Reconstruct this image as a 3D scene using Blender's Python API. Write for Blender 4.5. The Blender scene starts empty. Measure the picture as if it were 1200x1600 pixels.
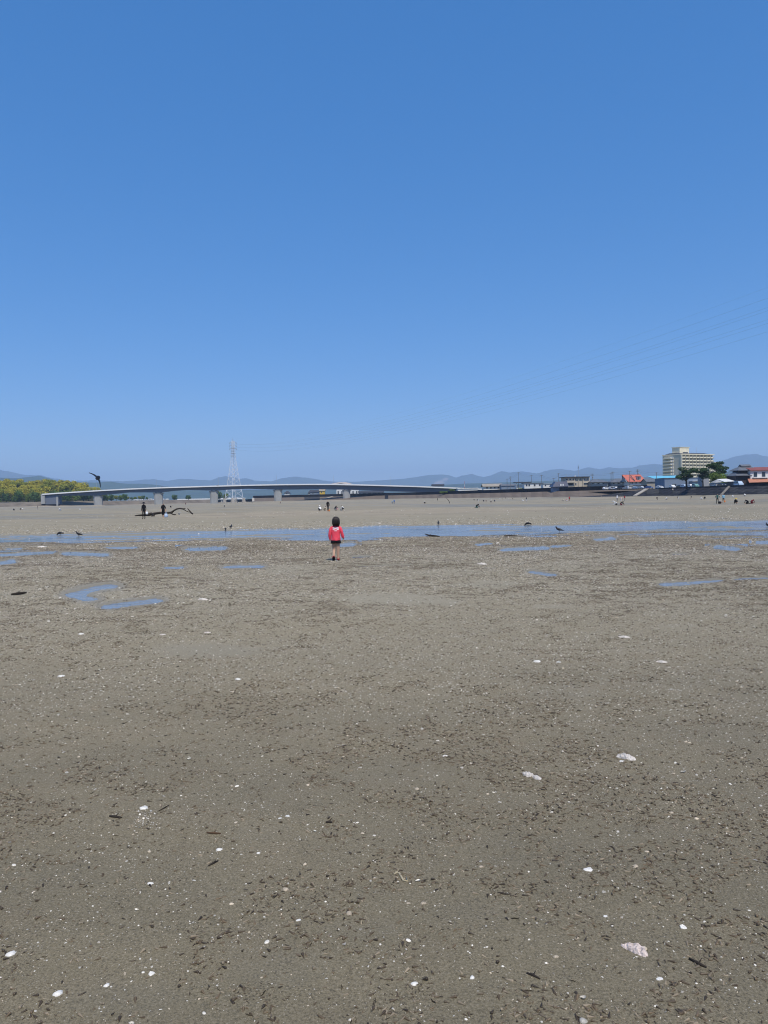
import bpy, bmesh, math, random
import numpy as np
from mathutils import Vector, Matrix

# ------------------------------------------------------------------ camera, sky, sun, exposure
scene = bpy.context.scene
col = scene.collection
F = 1202.0                       # focal length in photo pixels (photo 1200 x 1600)
CAMH = 1.5
PITCH = math.radians(1.05)
ROLL = math.radians(-1.0)
cam_data = bpy.data.cameras.new('camera')
cam = bpy.data.objects.new('camera', cam_data)
col.objects.link(cam)
CR = Matrix.Rotation(math.pi / 2 - PITCH, 3, 'X') @ Matrix.Rotation(ROLL, 3, 'Z')
cam.matrix_world = Matrix.Translation((0, 0, CAMH)) @ CR.to_4x4()
cam_data.sensor_fit = 'VERTICAL'
cam_data.sensor_height = 36.0
cam_data.lens = 36.0 * F / 1600.0
cam_data.clip_start = 0.05
cam_data.clip_end = 60000.0
scene.camera = cam

SUN_EL = math.radians(60)
SUN_AZ = math.radians(163)       # from +Y towards +X: behind the camera, to the right
world = bpy.data.worlds.new('World')
scene.world = world
world.use_nodes = True
wn = world.node_tree
wn.nodes.clear()
w_out = wn.nodes.new('ShaderNodeOutputWorld')
w_bg = wn.nodes.new('ShaderNodeBackground')
w_sky = wn.nodes.new('ShaderNodeTexSky')
w_sky.sky_type = 'NISHITA'
w_sky.sun_disc = False
w_sky.sun_elevation = SUN_EL
w_sky.sun_rotation = SUN_AZ
w_sky.altitude = 0
w_sky.air_density = 0.7
w_sky.dust_density = 0.2
w_sky.ozone_density = 8.0
w_bg.inputs['Strength'].default_value = 0.12
w_gam = wn.nodes.new('ShaderNodeGamma')          # the camera's tone curve for the sky: flatter, more saturated
w_gam.inputs['Gamma'].default_value = 0.46
w_hsv = wn.nodes.new('ShaderNodeHueSaturation')
w_hsv.inputs['Saturation'].default_value = 1.82
w_hsv.inputs['Hue'].default_value = 0.511
w_hsv.inputs['Value'].default_value = 0.955 * 0.12 ** 0.46 / 0.12
wn.links.new(w_sky.outputs[0], w_gam.inputs['Color'])
wn.links.new(w_gam.outputs[0], w_hsv.inputs['Color'])
wn.links.new(w_hsv.outputs[0], w_bg.inputs[0])
wn.links.new(w_bg.outputs[0], w_out.inputs[0])

sun_data = bpy.data.lights.new('sun', 'SUN')
sun_data.energy = 4.1
sun_data.angle = math.radians(0.53)
sun_data.color = (1.0, 0.93, 0.82)
sun = bpy.data.objects.new('sun', sun_data)
col.objects.link(sun)
sdir = Vector((math.sin(SUN_AZ) * math.cos(SUN_EL), math.cos(SUN_AZ) * math.cos(SUN_EL), math.sin(SUN_EL)))
sun.rotation_euler = sdir.to_track_quat('Z', 'Y').to_euler()
sun.location = (0, 0, 60)

vs = scene.view_settings
vs.view_transform = 'Standard'
vs.look = 'None'
vs.exposure = 0.0
vs.gamma = 1.0
vs.use_curve_mapping = False
scene.cycles.use_denoising = True
scene.cycles.denoising_prefilter = 'ACCURATE'
scene.cycles.filter_width = 1.1
scene.cycles.max_bounces = 6
scene.cycles.volume_bounces = 1
scene.cycles.transparent_max_bounces = 8

HAZE_D = 1.0e-4
HAZE_C = (.52, .71, 1.0)
R = random.Random(7)
NR = np.random.RandomState(11)

# ------------------------------------------------------------------ photo pixels <-> world
CM = np.array(CR)
def ray(px, py):
    d = CM @ np.array([(px - 600) / F, -(py - 800) / F, -1.0])
    return d
def at(px, py, Y):
    d = ray(px, py); t = Y / d[1]
    return Vector((d[0] * t, Y, CAMH + d[2] * t))
def project(x, y, z):
    x = np.asarray(x, float); y = np.asarray(y, float); z = np.asarray(z, float) - CAMH
    lx = CM[0, 0] * x + CM[1, 0] * y + CM[2, 0] * z
    ly = CM[0, 1] * x + CM[1, 1] * y + CM[2, 1] * z
    lz = -(CM[0, 2] * x + CM[1, 2] * y + CM[2, 2] * z)
    lz = np.where(lz > 1e-3, lz, 1e-3)
    return 600 + F * lx / lz, 800 - F * ly / lz

# ------------------------------------------------------------------ numpy noise
_perm = np.random.RandomState(3).permutation(4096)
_rnd = np.random.RandomState(4).rand(4096) * 2 - 1
def vnoise(x, y, seed=0):
    x = np.asarray(x, float); y = np.asarray(y, float)
    xi = np.floor(x).astype(np.int64); yi = np.floor(y).astype(np.int64)
    fx = x - xi; fy = y - yi
    u = fx * fx * fx * (fx * (fx * 6 - 15) + 10); v = fy * fy * fy * (fy * (fy * 6 - 15) + 10)
    def h(a, b):
        return _rnd[_perm[(_perm[(a + seed * 131) & 4095] + b) & 4095]]
    a = h(xi, yi); b = h(xi + 1, yi); c = h(xi, yi + 1); d = h(xi + 1, yi + 1)
    return (a * (1 - u) + b * u) * (1 - v) + (c * (1 - u) + d * u) * v
def fbm(x, y, octv=4, seed=0, gain=0.5):
    s = 0; a = 1; t = 0
    for o in range(octv):
        s = s + a * vnoise(x * 2 ** o + 17.3 * o, y * 2 ** o - 9.1 * o, seed + o); t += a; a *= gain
    return s / t
def sstep(a, b, x):
    t = np.clip((x - a) / (b - a), 0, 1); return t * t * (3 - 2 * t)

# ------------------------------------------------------------------ terrain of the tidal flat
WL = -0.15                                   # water level of the channel
ch_x = [-400, 0, 100, 200, 300, 400, 480, 560, 600, 700, 800, 850, 900, 1000, 1100, 1200, 1600]
ch_far = [845, 838, 834, 832, 829, 827, 826, 824, 822, 821, 820, 822, 819, 816, 814, 812, 806]
ch_near = [858, 851, 850, 845, 842, 841, 845, 847, 840, 838, 837, 837, 834, 836, 836, 838, 832]
def hor(px):
    return 778.0 - (px - 600) * math.tan(math.radians(1.0))
PROF_Y = [-1e5, 0, 18, 24, 30, 45, 48, 56, 87, 130, 200, 300, 500, 800, 60000]
PROF_Z = [0.1, 0, 0.0, -0.06, -0.15, -0.15, -0.125, -0.14, -0.33, -0.47, -0.6, -0.8, -0.85, -0.9, -1.0]
# puddles: strokes in photo pixels (points, half-height in px)
PUDDLES = [
    ([(172, 915), (140, 920), (117, 929), (138, 935)], 4.2),
    ([(170, 947), (205, 942), (243, 937)], 3.6),
    ([(262, 887), (283, 886)], 1.8),
    ([(355, 885.5), (405, 884.5)], 2.4),
    ([(296, 858), (345, 857)], 2.8),
    ([(0, 879), (18, 876.5)], 2.6),
    ([(104, 865), (165, 866.5)], 2.4),
    ([(-10, 868), (40, 865.5), (80, 863.5)], 1.6),
    ([(12, 857), (30, 857)], 1.8),
    ([(172, 855), (208, 855)], 2.2),
    ([(832, 893), (850, 896), (862, 898)], 2.0),
    ([(1040, 912.5), (1085, 910)], 2.3),
    ([(1085, 909), (1122, 906)], 2.0),
    ([(1150, 904), (1230, 901)], 1.2),
    ([(788, 858.5), (850, 856.5)], 2.4),
    ([(866, 854), (888, 852.5)], 1.2),
    ([(936, 842), (953, 841)], 2.6),
    ([(1122, 855), (1148, 857.5)], 2.6),
    ([(1052, 865.5), (1072, 865)], 1.0),
    ([(1188, 848), (1230, 848)], 2.2),
    ([(748, 851), (762, 849.5)], 1.6),
    ([(554, 869.5), (574, 869)], 1.2),
    ([(534, 852), (548, 850)], 2.2),
    ([(560, 884), (640, 882)], 0.7),
]
# smooth wet film patches (cx, cy, rx, ry, amount)
FILMS = [(325, 1017, 95, 14, 1.0), (620, 936, 95, 10, .9), (700, 940, 26, 6, .9), (760, 913, 60, 7, .8), (465, 889, 60, 7, .7), (860, 948, 40, 4, .8),
         (160, 930, 75, 18, .6), (700, 895, 80, 6, .5), (1000, 938, 20, 5, .6), (290, 930, 55, 10, .5), (880, 885, 60, 8, .6),
         (1070, 980, 60, 6, .5), (880, 1080, 70, 12, .6), (120, 870, 120, 10, .4), (30, 930, 40, 9, .5), (620, 1215, 90, 9, .3),
         (190, 1560, 110, 30, .5), (430, 1510, 80, 30, .5), (760, 1420, 70, 18, .4), (560, 1450, 60, 20, .4), (400, 1300, 70, 16, .4)]
WETBANDS = [(90, 809, 190, 2.2, 1.0), (190, 812, 40, 1.2, .6), (800, 790, 190, 2.6, 1.0), (700, 789, 120, 1.5, .6), (1000, 787.5, 120, 1.2, .7),
            (560, 786, 110, 1.6, .7), (60, 803, 130, 2.2, .6), (330, 799, 90, 2.0, .5), (420, 790, 60, 1.6, .5), (1150, 788, 60, 1.6, .5), (610, 806, 25, 2, -.5),
            (230, 790, 120, 2.0, .4), (100, 793, 120, 1.4, .6), (760, 785, 90, 1.0, .4), (930, 783.5, 80, .8, .4), (250, 785.5, 260, 1.0, -.8), (480, 782.5, 90, 1.6, -.9), (1000, 777.5, 130, 1.2, -.5)]

def seg_dist(px, py, pts, aspect):
    best = np.full(np.shape(px), 1e9); 
    for (x0, y0), (x1, y1) in zip(pts[:-1], pts[1:]):
        ax, ay, bx, by = x0 / aspect, y0, x1 / aspect, y1
        qx = px / aspect; dx, dy = bx - ax, by - ay
        t = np.clip(((qx - ax) * dx + (py - ay) * dy) / (dx * dx + dy * dy + 1e-9), 0, 1)
        best = np.minimum(best, np.hypot(qx - ax - t * dx, py - ay - t * dy))
    return best

PUD_LEVEL = []
def pre_base(x, y):
    return np.interp(y, PROF_Y, PROF_Z)
for pts, r in PUDDLES:
    mx = sum(p[0] for p in pts) / len(pts); my = sum(p[1] for p in pts) / len(pts)
    zz = 0.0
    for _ in range(12):
        d = ray(mx, my); t = (zz - CAMH) / d[2]; zz = float(pre_base(0, d[1] * t))
    PUD_LEVEL.append(zz - 0.012 - 0.0007 * len(PUD_LEVEL))

SHORE = [(-900, 640), (-300, 660), (0, 690), (150, 712), (330, 850), (345, 1150), (385, 1150), (396, 745), (430, 728), (500, 700), (650, 640), (800, 490), (905, 392), (1030, 345), (1200, 250), (1300, 215), (1900, 120)]
def shore_Y(px):
    return np.interp(px, [p[0] for p in SHORE], [p[1] for p in SHORE])

def ground_fields(x, y):
    x = np.asarray(x, float); y = np.asarray(y, float)
    z = pre_base(x, y)
    yy = np.maximum(y, 0.3)
    pxa = 600 + F * x / yy
    # right hand beach rises towards the revetment
    foot = shore_Y(pxa)
    tofoot = foot - y
    rise = np.interp(pxa, [380, 400, 650, 900, 1200], [0, 1.3, 1.5, 0.9, 1.25])
    z = z + np.where(y > 60, rise * (1 - sstep(0, np.minimum(110, foot * .42), tofoot)), 0)
    # big gentle undulation
    und = fbm(x / 9 + 3, y / 4.5, 3, 5) * 0.022 * sstep(2, 9, y) * (1 + sstep(60, 140, y) * 3)
    # channel
    tz = -(CAMH - WL) * F
    farY = (CAMH - WL) * F / (np.interp(pxa, ch_x, ch_far) - (778.0 - (pxa - 600) * 0.01746))
    nearY = (CAMH - WL) * F / (np.interp(pxa, ch_x, ch_near) - (778.0 - (pxa - 600) * 0.01746))
    wob = fbm(x / 3.2, y / 2.0, 4, 21)
    inside = np.minimum(y - nearY + wob * 3.2, farY - y + wob * 2.4)
    nearch = (1 - sstep(0, 9, np.abs(y - 38) - 10))
    zc = WL - np.clip(inside * 0.011, -0.03, 0.029) + wob * 0.032 + fbm(x / .9, y / .5, 3, 31) * 0.020 + fbm(x / 5.5, y / .8, 3, 36) * 0.056 + np.interp(pxa, [-200, 60, 260, 330], [.012, .016, .012, 0]) * sstep(0, 3, inside)
    wgt = sstep(-9, -1, inside) * (y > 14) * (y < 70)
    z = z * (1 - wgt) + zc * wgt + und * (1 - wgt)
    # puddles
    gx, gy = project(x, y, z)
    ok = (y > 2) & (y < 80)
    pud = np.zeros_like(z)
    wn_ = fbm(x / .8, y / .8, 4, 41)
    for (pts, r), L in zip(PUDDLES, PUD_LEVEL):
        sel = ok & (np.abs(gx - pts[0][0]) < 260) & (np.abs(gy - pts[0][1]) < 40)
        if not sel.any(): continue
        d = seg_dist(gx[sel], gy[sel], pts, 3.2)
        m = 1 - sstep(r * .9, r * 1.12, d + (wn_[sel] * .6 + fbm(x[sel] / .16, y[sel] / .12, 2, 47) * .22) * r)
        near = 1 - sstep(r * 1.2, r * 3.5, d)
        zs = z[sel]
        zs = zs * (1 - near) + np.maximum(zs, L + 0.006) * near
        z[sel] = zs * (1 - m) + (L - 0.02) * m
        pud[sel] = np.maximum(pud[sel], near)
    film = np.zeros_like(z)
    for cx, cy, rx, ry, a in FILMS:
        q = ((gx - cx) / rx) ** 2 + ((gy - cy) / ry) ** 2
        film = np.maximum(film, np.where(y > 1, a * (1 - sstep(.35, 1.25, q + wn_ * .5)), 0))
    band = np.zeros_like(z)
    for cx, cy, rx, ry, a in WETBANDS:
        q = ((gx - cx) / rx) ** 2 + ((gy - cy) / ry) ** 2
        band = band + np.where(y > 50, a * (1 - sstep(.2, 1.3, q + fbm(x / 25, y / 9, 3, 51) * .7)), 0)
    str_ = fbm(x / 70 + 5, y / 11, 4, 61, .6)
    band = band + np.where(y > 55, sstep(55, 95, y) * (str_ * 1.9 - .22), 0)
    # small relief
    small = (fbm(x / .42, y / .30, 4, 71) * .010 + fbm(x / .10, y / .09, 2, 81) * .0035) * (1 - .75 * film) * (1 - .6 * pud)
    fade = 1 - sstep(30, 80, y)
    z = z + small * fade
    wet = np.clip(sstep(-2.5, 0.6, inside) * (y > 20) * (y < 60) * .7 + sstep(.45, .95, pud) * .85 + film * .30 + np.clip(band, 0, 1), 0, 1)
    dry = np.clip(-band, 0, 1)
    shelly = (sstep(-7, -2.0, inside) * (1 - sstep(-.6, .3, inside))) * (y > 15) * (y < 60)
    return dict(z=z, wet=wet, film=film, dry=dry, shelly=shelly, inside=inside, pud=pud)
def gz(x, y):
    return float(ground_fields(np.array([x]), np.array([y]))['z'][0])
_TS = np.geomspace(1.7, 900, 220)
def on_ground(px, py):
    d = ray(px, py); d = d / d[1]
    g = ground_fields(d[0] * _TS, _TS)['z'] - (CAMH + d[2] * _TS)      # > 0 once the ray is under the ground
    k = int(np.argmax(g > 0)) if (g > 0).any() else len(_TS) - 1
    k = max(k, 1); f = g[k - 1] / (g[k - 1] - g[k] + 1e-12); t = _TS[k - 1] + (_TS[k] - _TS[k - 1]) * min(max(f, 0), 1)
    t2 = np.linspace(_TS[k - 1], _TS[k], 24); g = ground_fields(d[0] * t2, t2)['z'] - (CAMH + d[2] * t2)
    if (g > 0).any(): t = t2[int(np.argmax(g > 0))]
    return Vector((d[0] * t, t, gz(d[0] * t, t)))

# ------------------------------------------------------------------ materials
MATS = {}
def nd(nt, t, **kw):
    n = nt.nodes.new(t)
    for k, v in kw.items(): setattr(n, k, v)
    return n
def mat(name, color, rough=.7, spec=.4, metal=0.0, noise=None, bump=None, rnd=0.0, island=False, coat=0.0, trans=0.0):
    if name in MATS: return MATS[name]
    m = bpy.data.materials.new(name); m.use_nodes = True; MATS[name] = m
    nt = m.node_tree; p = nt.nodes['Principled BSDF']
    p.inputs['Base Color'].default_value = (*color, 1)
    p.inputs['Roughness'].default_value = rough
    p.inputs['Metallic'].default_value = metal
    p.inputs['Specular IOR Level'].default_value = spec
    p.inputs['Coat Weight'].default_value = coat
    p.inputs['Transmission Weight'].default_value = trans
    if noise or rnd or bump:
        tc = nd(nt, 'ShaderNodeTexCoord')
    csock = None
    if noise:
        sc, amt = noise
        n = nd(nt, 'ShaderNodeTexNoise'); n.inputs['Scale'].default_value = sc; n.inputs['Detail'].default_value = 6
        nt.links.new(tc.outputs['Object'], n.inputs['Vector'])
        mr = nd(nt, 'ShaderNodeMapRange'); mr.inputs[1].default_value = .25; mr.inputs[2].default_value = .75
        mr.inputs[3].default_value = 1 - amt; mr.inputs[4].default_value = 1 + amt
        nt.links.new(n.outputs[0], mr.inputs[0])
        csock = mr.outputs[0]
    if rnd:
        if island:
            g = nd(nt, 'ShaderNodeNewGeometry'); rs = g.outputs['Random Per Island']
        else:
            g = nd(nt, 'ShaderNodeObjectInfo'); rs = g.outputs['Random']
        mr2 = nd(nt, 'ShaderNodeMapRange'); mr2.inputs[3].default_value = 1 - rnd; mr2.inputs[4].default_value = 1 + rnd
        nt.links.new(rs, mr2.inputs[0])
        if csock is not None:
            mu = nd(nt, 'ShaderNodeMath', operation='MULTIPLY')
            nt.links.new(csock, mu.inputs[0]); nt.links.new(mr2.outputs[0], mu.inputs[1]); csock = mu.outputs[0]
        else: csock = mr2.outputs[0]
    if csock is not None:
        vm = nd(nt, 'ShaderNodeVectorMath', operation='SCALE'); vm.inputs[0].default_value = color
        nt.links.new(csock, vm.inputs['Scale']); nt.links.new(vm.outputs[0], p.inputs['Base Color'])
    if bump:
        sc, st = bump
        n = nd(nt, 'ShaderNodeTexNoise'); n.inputs['Scale'].default_value = sc; n.inputs['Detail'].default_value = 5
        nt.links.new(tc.outputs['Object'], n.inputs['Vector'])
        b = nd(nt, 'ShaderNodeBump'); b.inputs['Strength'].default_value = st; b.inputs['Distance'].default_value = .5 / sc
        nt.links.new(n.outputs[0], b.inputs['Height']); nt.links.new(b.outputs[0], p.inputs['Normal'])
    return m

# ------------------------------------------------------------------ mesh helpers
class MB:
    def __init__(s): s.v = []; s.f = []; s.m = []
    def add(s, vs_, fs, mi=0):
        o = len(s.v); s.v += [tuple(v) for v in vs_]; s.f += [tuple(i + o for i in f) for f in fs]; s.m += [mi] * len(fs); return s
    def box(s, x0, x1, y0, y1, z0, z1, mi=0):
        v = [(x, y, z) for z in (z0, z1) for y in (y0, y1) for x in (x0, x1)]
        return s.add(v, [(0, 2, 3, 1), (4, 5, 7, 6), (0, 1, 5, 4), (2, 6, 7, 3), (0, 4, 6, 2), (1, 3, 7, 5)], mi)
    def hexa(s, b, t, mi=0):          # bottom 4 pts ccw, top 4 pts
        return s.add(list(b) + list(t), [(3, 2, 1, 0), (4, 5, 6, 7), (0, 1, 5, 4), (1, 2, 6, 5), (2, 3, 7, 6), (3, 0, 4, 7)], mi)
    def extr(s, poly, axis, a, b, mi=0):   # poly of 2-D points extruded along axis
        def P(p, t):
            return (t, p[0], p[1]) if axis == 0 else (p[0], t, p[1]) if axis == 1 else (p[0], p[1], t)
        n = len(poly)
        return s.add([P(p, a) for p in poly] + [P(p, b) for p in poly],
                     [tuple(range(n))[::-1], tuple(range(n, 2 * n))] + [(i, (i + 1) % n, n + (i + 1) % n, n + i) for i in range(n)], mi)
    def tube(s, pts, rad, n=8, mi=0, cap=True, flat=1.0):
        pts = [Vector(p) for p in pts]
        if not hasattr(rad, '__len__'): rad = [rad] * len(pts)
        rings = []
        prev = None
        for i, p in enumerate(pts):
            d = (pts[min(i + 1, len(pts) - 1)] - pts[max(i - 1, 0)]).normalized()
            if prev is None:
                a = Vector((0, 0, 1)) if abs(d.z) < .9 else Vector((1, 0, 0))
                u = d.cross(a).normalized()
            else:
                u = (prev - d * prev.dot(d)).normalized()
            prev = u; w = d.cross(u)
            rings.append([p + (u * math.cos(2 * math.pi * k / n) + w * math.sin(2 * math.pi * k / n) * flat) * rad[i] for k in range(n)])
        vs_ = [v for r in rings for v in r]
        fs = [(i * n + k, i * n + (k + 1) % n, (i + 1) * n + (k + 1) % n, (i + 1) * n + k) for i in range(len(pts) - 1) for k in range(n)]
        if cap: fs += [tuple(range(n))[::-1], tuple((len(pts) - 1) * n + k for k in range(n))]
        return s.add(vs_, fs, mi)
    def loft(s, secs, n=14, mi=0, cap=True):   # secs: (center, rx, ry) horizontal ellipses
        vs_ = []
        for c, rx, ry in secs:
            vs_ += [(c[0] + rx * math.cos(2 * math.pi * k / n), c[1] + ry * math.sin(2 * math.pi * k / n), c[2]) for k in range(n)]
        fs = [(i * n + k, i * n + (k + 1) % n, (i + 1) * n + (k + 1) % n, (i + 1) * n + k) for i in range(len(secs) - 1) for k in range(n)]
        if cap: fs += [tuple(range(n))[::-1], tuple((len(secs) - 1) * n + k for k in range(n))]
        return s.add(vs_, fs, mi)
    def mesh(s, name, mats, smooth=False):
        me = bpy.data.meshes.new(name)
        me.from_pydata(s.v, [], s.f)
        for m in (mats if isinstance(mats, (list, tuple)) else [mats]): me.materials.append(m)
        me.polygons.foreach_set('material_index', s.m)
        if smooth: me.polygons.foreach_set('use_smooth', [True] * len(me.polygons))
        me.update(); return me
    def build(s, name, mats, parent=None, smooth=False, loc=None, rz=0):
        return link(name, s.mesh(name, mats, smooth), parent, loc, rz)
def link(name, data, parent=None, loc=None, rz=0):
    o = bpy.data.objects.new(name, data); col.objects.link(o)
    if parent: o.parent = parent
    if loc is not None: o.location = loc
    if rz: o.rotation_euler[2] = rz
    return o
def empty(name, loc, rz=0):
    o = link(name, None, None, loc, rz); o.empty_display_size = .2; return o
def tag(o, label=None, cat=None, group=None, kind=None):
    if label: o['label'] = label
    if cat: o['category'] = cat
    if group: o['group'] = group
    if kind: o['kind'] = kind
    return o
def copy_tree(o, parent=None):
    c = o.copy(); col.objects.link(c); c.parent = parent
    for ch in list(o.children): copy_tree(ch, c)
    return c
def bevel(o, w, seg=1):
    m = o.modifiers.new('bevel', 'BEVEL'); m.width = w; m.segments = seg; return o

# ================================================================== GROUND
def grid_mesh(name, X, Y, Z, material, attrs=None, smooth=True, close=False):
    nr, nc = X.shape
    co = np.stack([X, Y, Z], -1).reshape(-1, 3).astype(np.float32)
    i = np.arange(nr * nc).reshape(nr, nc)
    if close: i = np.concatenate([i, i[:, :1]], 1)
    q = np.stack([i[:-1, :-1], i[:-1, 1:], i[1:, 1:], i[1:, :-1]], -1).reshape(-1, 4)
    me = bpy.data.meshes.new(name)
    me.vertices.add(len(co)); me.vertices.foreach_set('co', co.ravel())
    me.loops.add(q.size); me.loops.foreach_set('vertex_index', q.ravel().astype(np.int32))
    me.polygons.add(len(q)); me.polygons.foreach_set('loop_start', np.arange(0, q.size, 4, dtype=np.int32))
    me.polygons.foreach_set('loop_total', np.full(len(q), 4, np.int32))
    me.polygons.foreach_set('use_smooth', np.full(len(q), smooth))
    for k, v in (attrs or {}).items():
        a = me.attributes.new(k, 'FLOAT', 'POINT'); a.data.foreach_set('value', v.ravel().astype(np.float32))
    me.materials.append(material); me.update(); me.validate()
    return me

def sand_material():
    m = bpy.data.materials.new('tidal_sand'); m.use_nodes = True
    nt = m.node_tree; L = nt.links.new; p = nt.nodes['Principled BSDF']
    geo = nd(nt, 'ShaderNodeNewGeometry')
    def att(n):
        a = nd(nt, 'ShaderNodeAttribute'); a.attribute_name = n; return a.outputs['Fac']
    def noise(scale, detail=4, vec=None, rough=.55):
        n = nd(nt, 'ShaderNodeTexNoise'); n.inputs['Scale'].default_value = scale; n.inputs['Detail'].default_value = detail
        n.inputs['Roughness'].default_value = rough
        L(vec or geo.outputs['Position'], n.inputs['Vector']); return n.outputs[0]
    def ramp(s, a, b, lo=0., hi=1.):
        r = nd(nt, 'ShaderNodeMapRange'); r.inputs[1].default_value = a; r.inputs[2].default_value = b; r.inputs[3].default_value = lo; r.inputs[4].default_value = hi
        r.clamp = True; L(s, r.inputs[0]); return r.outputs[0]
    def math_(op, a, b):
        n = nd(nt, 'ShaderNodeMath', operation=op)
        for i, s in enumerate((a, b)):
            if isinstance(s, (int, float)): n.inputs[i].default_value = s
            else: L(s, n.inputs[i])
        return n.outputs[0]
    def mix(fac, a, b):
        n = nd(nt, 'ShaderNodeMix', data_type='RGBA')
        if isinstance(fac, (int, float)): n.inputs[0].default_value = fac
        else: L(fac, n.inputs[0])
        for k, s in ((6, a), (7, b)):
            if isinstance(s, tuple): n.inputs[k].default_value = (*s, 1)
            else: L(s, n.inputs[k])
        return n.outputs[2]
    wet, film, dry, shelly = att('wet'), att('film'), att('dry'), att('shelly')
    mp = nd(nt, 'ShaderNodeMapping'); mp.inputs['Scale'].default_value = (.5, 1, 1); L(geo.outputs['Position'], mp.inputs['Vector'])
    big = noise(.9, 5, mp.outputs[0]); mid = noise(3.1, 5); fine = noise(300, 2); grain = noise(120, 3, None, .7)
    c = mix(ramp(big, .36, .64), SAND_A, SAND_B)
    c = mix(ramp(mid, .5, .78, 0, .55), c, SAND_C)
    # grains
    c = mix(ramp(fine, .35, .7, 0, .5), c, SAND_G)
    c = mix(ramp(grain, .50, .68, 0, .85), c, (.36, .31, .22))
    c = mix(ramp(grain, .49, .33, 0, .85), c, (.060, .050, .034))
    grain2 = noise(420, 2)
    c = mix(ramp(grain2, .56, .66, 0, .6), c, (.40, .35, .26))
    c = mix(ramp(grain2, .44, .34, 0, .6), c, (.055, .046, .032))
    # brown organic litter, thin and patchy
    vor = nd(nt, 'ShaderNodeTexVoronoi'); vor.inputs['Scale'].default_value = 85; L(geo.outputs['Position'], vor.inputs['Vector'])
    lit = math_('MULTIPLY', ramp(vor.outputs['Distance'], .20, .30, 1, 0), ramp(noise(4.2, 4), .46, .60))
    c = mix(math_('MULTIPLY', lit, .75), c, (.045, .034, .022))
    # white shell grit
    v2 = nd(nt, 'ShaderNodeTexVoronoi'); v2.inputs['Scale'].default_value = 80; L(geo.outputs['Position'], v2.inputs['Vector'])
    rgb = nd(nt, 'ShaderNodeSeparateColor'); L(v2.outputs['Color'], rgb.inputs[0])
    grit = math_('MULTIPLY', ramp(v2.outputs['Distance'], .12, .19, 1, 0), ramp(rgb.outputs[0], .55, .57))
    grit = math_('MULTIPLY', grit, ramp(film, .2, .9, 1, .12))
    c = mix(grit, c, (.55, .50, .42))
    v3 = nd(nt, 'ShaderNodeTexVoronoi'); v3.inputs['Scale'].default_value = 13; L(geo.outputs['Position'], v3.inputs['Vector'])
    rg3 = nd(nt, 'ShaderNodeSeparateColor'); L(v3.outputs['Color'], rg3.inputs[0])
    g3 = math_('MULTIPLY', math_('MULTIPLY', ramp(v3.outputs['Distance'], .28, .36, 1, 0), ramp(rg3.outputs[1], .35, .4)), shelly)
    c = mix(math_('MULTIPLY', g3, .8), c, (.36, .31, .24))
    # wet mud is darker and glossier, dry sand paler
    c = mix(math_('MULTIPLY', wet, .58), c, (.105, .098, .082))
    c = mix(math_('MULTIPLY', dry, .75), c, (.32, .255, .175))
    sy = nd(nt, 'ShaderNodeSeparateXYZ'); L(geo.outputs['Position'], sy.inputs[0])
    c = mix(math_('MULTIPLY', ramp(sy.outputs[1], 1.5, 8.5, .56, 0), ramp(big, .3, .6, .65, 1)), c, (.070, .064, .045))     # lens falloff and steep-view darkening painted into the near sand
    c = mix(ramp(sy.outputs[1], 4.0, 12.0, 0, .45), c, (.31, .275, .19))     # grazing-view brightening painted into the sand colour further out
    mp3 = nd(nt, 'ShaderNodeMapping'); mp3.inputs['Scale'].default_value = (.22, 1, 1); L(geo.outputs['Position'], mp3.inputs['Vector'])
    far_ = ramp(sy.outputs[1], 45, 85)
    c = mix(math_('MULTIPLY', far_, ramp(noise(.55, 6, mp3.outputs[0], .65), .48, .66, 0, .6)), c, (.11, .092, .062))
    c = mix(math_('MULTIPLY', far_, ramp(noise(1.7, 5, mp3.outputs[0], .7), .55, .72, 0, .5)), c, (.075, .064, .046))
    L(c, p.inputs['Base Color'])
    if 'Diffuse Roughness' in p.inputs: p.inputs['Diffuse Roughness'].default_value = 1.0
    rgh = math_('SUBTRACT', .72, math_('MULTIPLY', wet, .22))
    L(rgh, p.inputs['Roughness'])
    p.inputs['Specular IOR Level'].default_value = .35
    # fine relief
    h = math_('ADD', math_('MULTIPLY', noise(34, 5), .016), math_('MULTIPLY', grain, .010))
    h = math_('ADD', h, math_('MULTIPLY', lit, .003))
    h = math_('ADD', h, math_('MULTIPLY', grit, .002))
    b = nd(nt, 'ShaderNodeBump'); b.inputs['Distance'].default_value = 1.0
    L(ramp(film, 0, 1, .85, .25), b.inputs['Strength']); L(h, b.inputs['Height']); L(b.outputs[0], p.inputs['Normal'])
    return m
SAND_A = (.206, .174, .100); SAND_B = (.177, .154, .091); SAND_C = (.204, .160, .093); SAND_G = (.300, .252, .156)
sand = sand_material()

def ratios():
    r = [.4]
    while r[-1] < 20000:
        k = .02 if r[-1] < 2 else .009 if r[-1] < 62 else .0085 if r[-1] < 620 else .05
        r.append(r[-1] * (1 + k))
    return np.array(r)
rr = ratios()
fine_a = np.linspace(-37, 37, 540); coarse_a = np.linspace(37, 323, 52)[1:-1]
ang = np.radians(np.concatenate([fine_a, coarse_a]))
AA, RR = np.meshgrid(ang, rr)
GX = np.sin(AA) * RR; GY = np.cos(AA) * RR
fld = ground_fields(GX.ravel(), GY.ravel())
gm = grid_mesh('tidal_flat', GX, GY, fld['z'].reshape(GX.shape), sand, {k: fld[k] for k in ('wet', 'film', 'dry', 'shelly')}, True, True)
gm.flip_normals() if gm.polygons[5].normal.z < 0 else None
ground = tag(link('tidal_flat', gm), 'grey brown tidal sand flat strewn with shells', kind='structure')

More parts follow.
